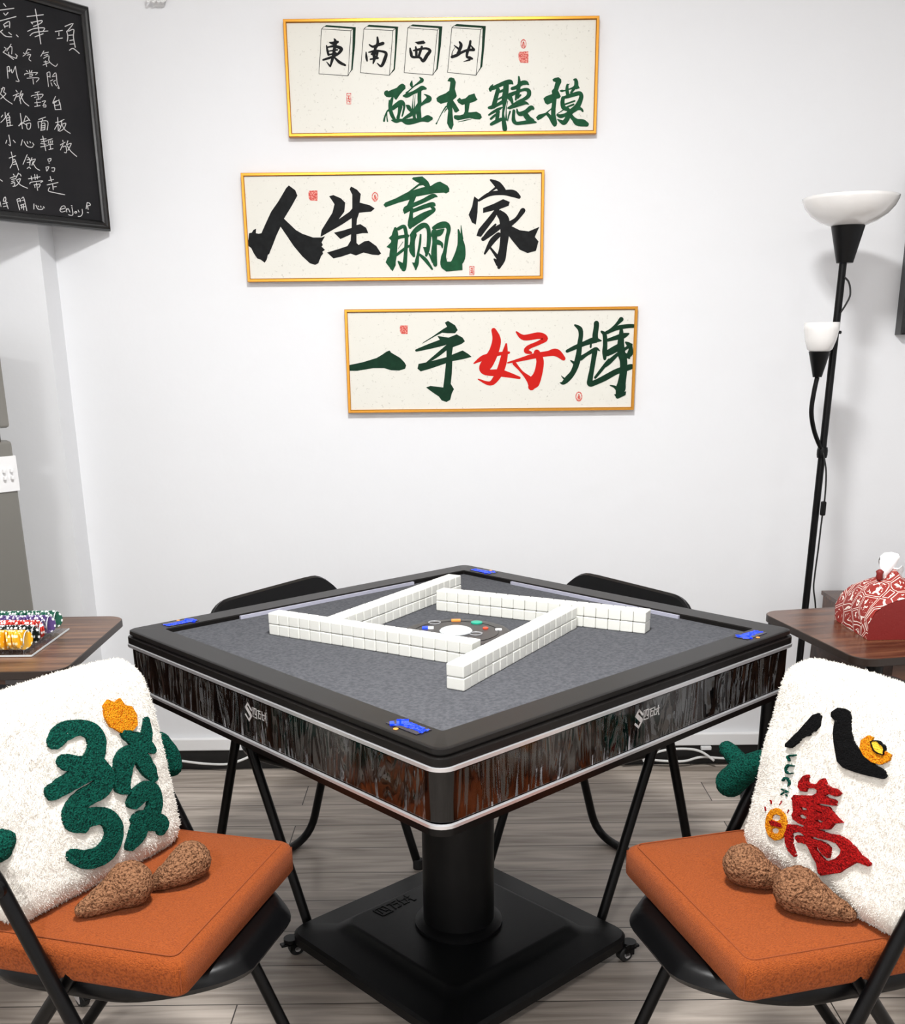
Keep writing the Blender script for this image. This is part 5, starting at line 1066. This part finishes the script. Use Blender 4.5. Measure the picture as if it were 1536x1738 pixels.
for x, z in ((-.35, .2), (.3, .2), (-.35, -.2), (.3, -.2)):
    obj('hook', box(bmesh.new(), (x * hw_, 0.010, z * hh_), (0.007, 0.010, 0.010), 0, 0.002), M['whiteplastic'], sp, 'auto')

# ------------------------------------------------------------------ small wall things and cables
hk = aty(270, 6, WY)
h = thing('wall_hook', 'small white plastic cable clip on the wall above the middle print', 'hook', (hk.x, WY, hk.z))
obj('plate', box(bmesh.new(), (0, -0.004, 0.008), (0.030, 0.008, 0.034), 0, 0.002), M['whiteplastic'], h, 'auto')
for i, x in enumerate((-.018, -.004, .010, .020)):
    obj('prong', tube(bmesh.new(), [(x, -0.006, 0.02), (x + .003, -0.02, 0.004), (x - .006, -0.028, -0.004), (x - .010, -0.020, 0.006)], 0.003, 8), M['whiteplastic'], h, True)
YW = WY - 0.03
def floor_cable(label, pts):
    tag(obj('power_cable', tube(bmesh.new(), [tuple(aty(x, y, YW - d)) for x, y, d in pts], 0.0042, 8), M['cable'], None, True), label, 'cable', 'white cables along the skirting')
floor_cable('white cable sagging along the dark skirting behind the left chairs', [(305, 1291, 0), (345, 1296, 0), (385, 1297, .01), (410, 1290, .01), (432, 1280, 0)])
floor_cable('white cable along the skirting right of the table, lower of two', [(1050, 1290, 0), (1085, 1287, 0), (1120, 1291, .01), (1160, 1292, .01), (1190, 1285, 0), (1230, 1287, 0), (1300, 1287, 0)])
floor_cable('white cable along the skirting right of the table, upper arched one', [(1055, 1292, .012), (1095, 1283, .012), (1130, 1273, .012), (1165, 1271, .012), (1190, 1276, .012), (1212, 1291, .02)])
q = aty(1095, 1284, YW - .02)
cl = boxo('cable_clip', tuple(q), (0.016, 0.018, 0.034), M['whiteplastic'], None, 0, 0.003)
tag(cl, 'small white clip joining the two cables by the skirting', 'clip')
q = aty(1198, 1269, WY - 0.016)
tag(boxo('socket_plug', (q.x, WY - 0.016, q.z), (0.034, 0.016, 0.012), M['whiteplastic'], None, 0, 0.002), 'small white box under the skirting right of the table', 'plug')
# dark framed board at the right edge
q = aty(1529, 568, 3.16)
rb = thing('framed_board', 'black framed board on the wall at the right edge of the picture', 'board', (q.x, WY, q.z))
bm = bmesh.new(); hx, hz = 0.50, 0.42; rings = []
for o_, y in [(0, 0), (0, -0.040), (0.004, -0.044), (0.02, -0.040), (0.024, -0.030)]:
    rings.append([(o_, y, o_), (hx - o_, y, o_), (hx - o_, y, hz - o_), (o_, y, hz - o_)])
loft(bm, rings, True, False); obj('frame', bm, M['boardframe'], rb)
boxo('panel', (hx / 2, -0.024, hz / 2), (hx - 0.047, 0.010, hz - 0.047), M['board'], rb)
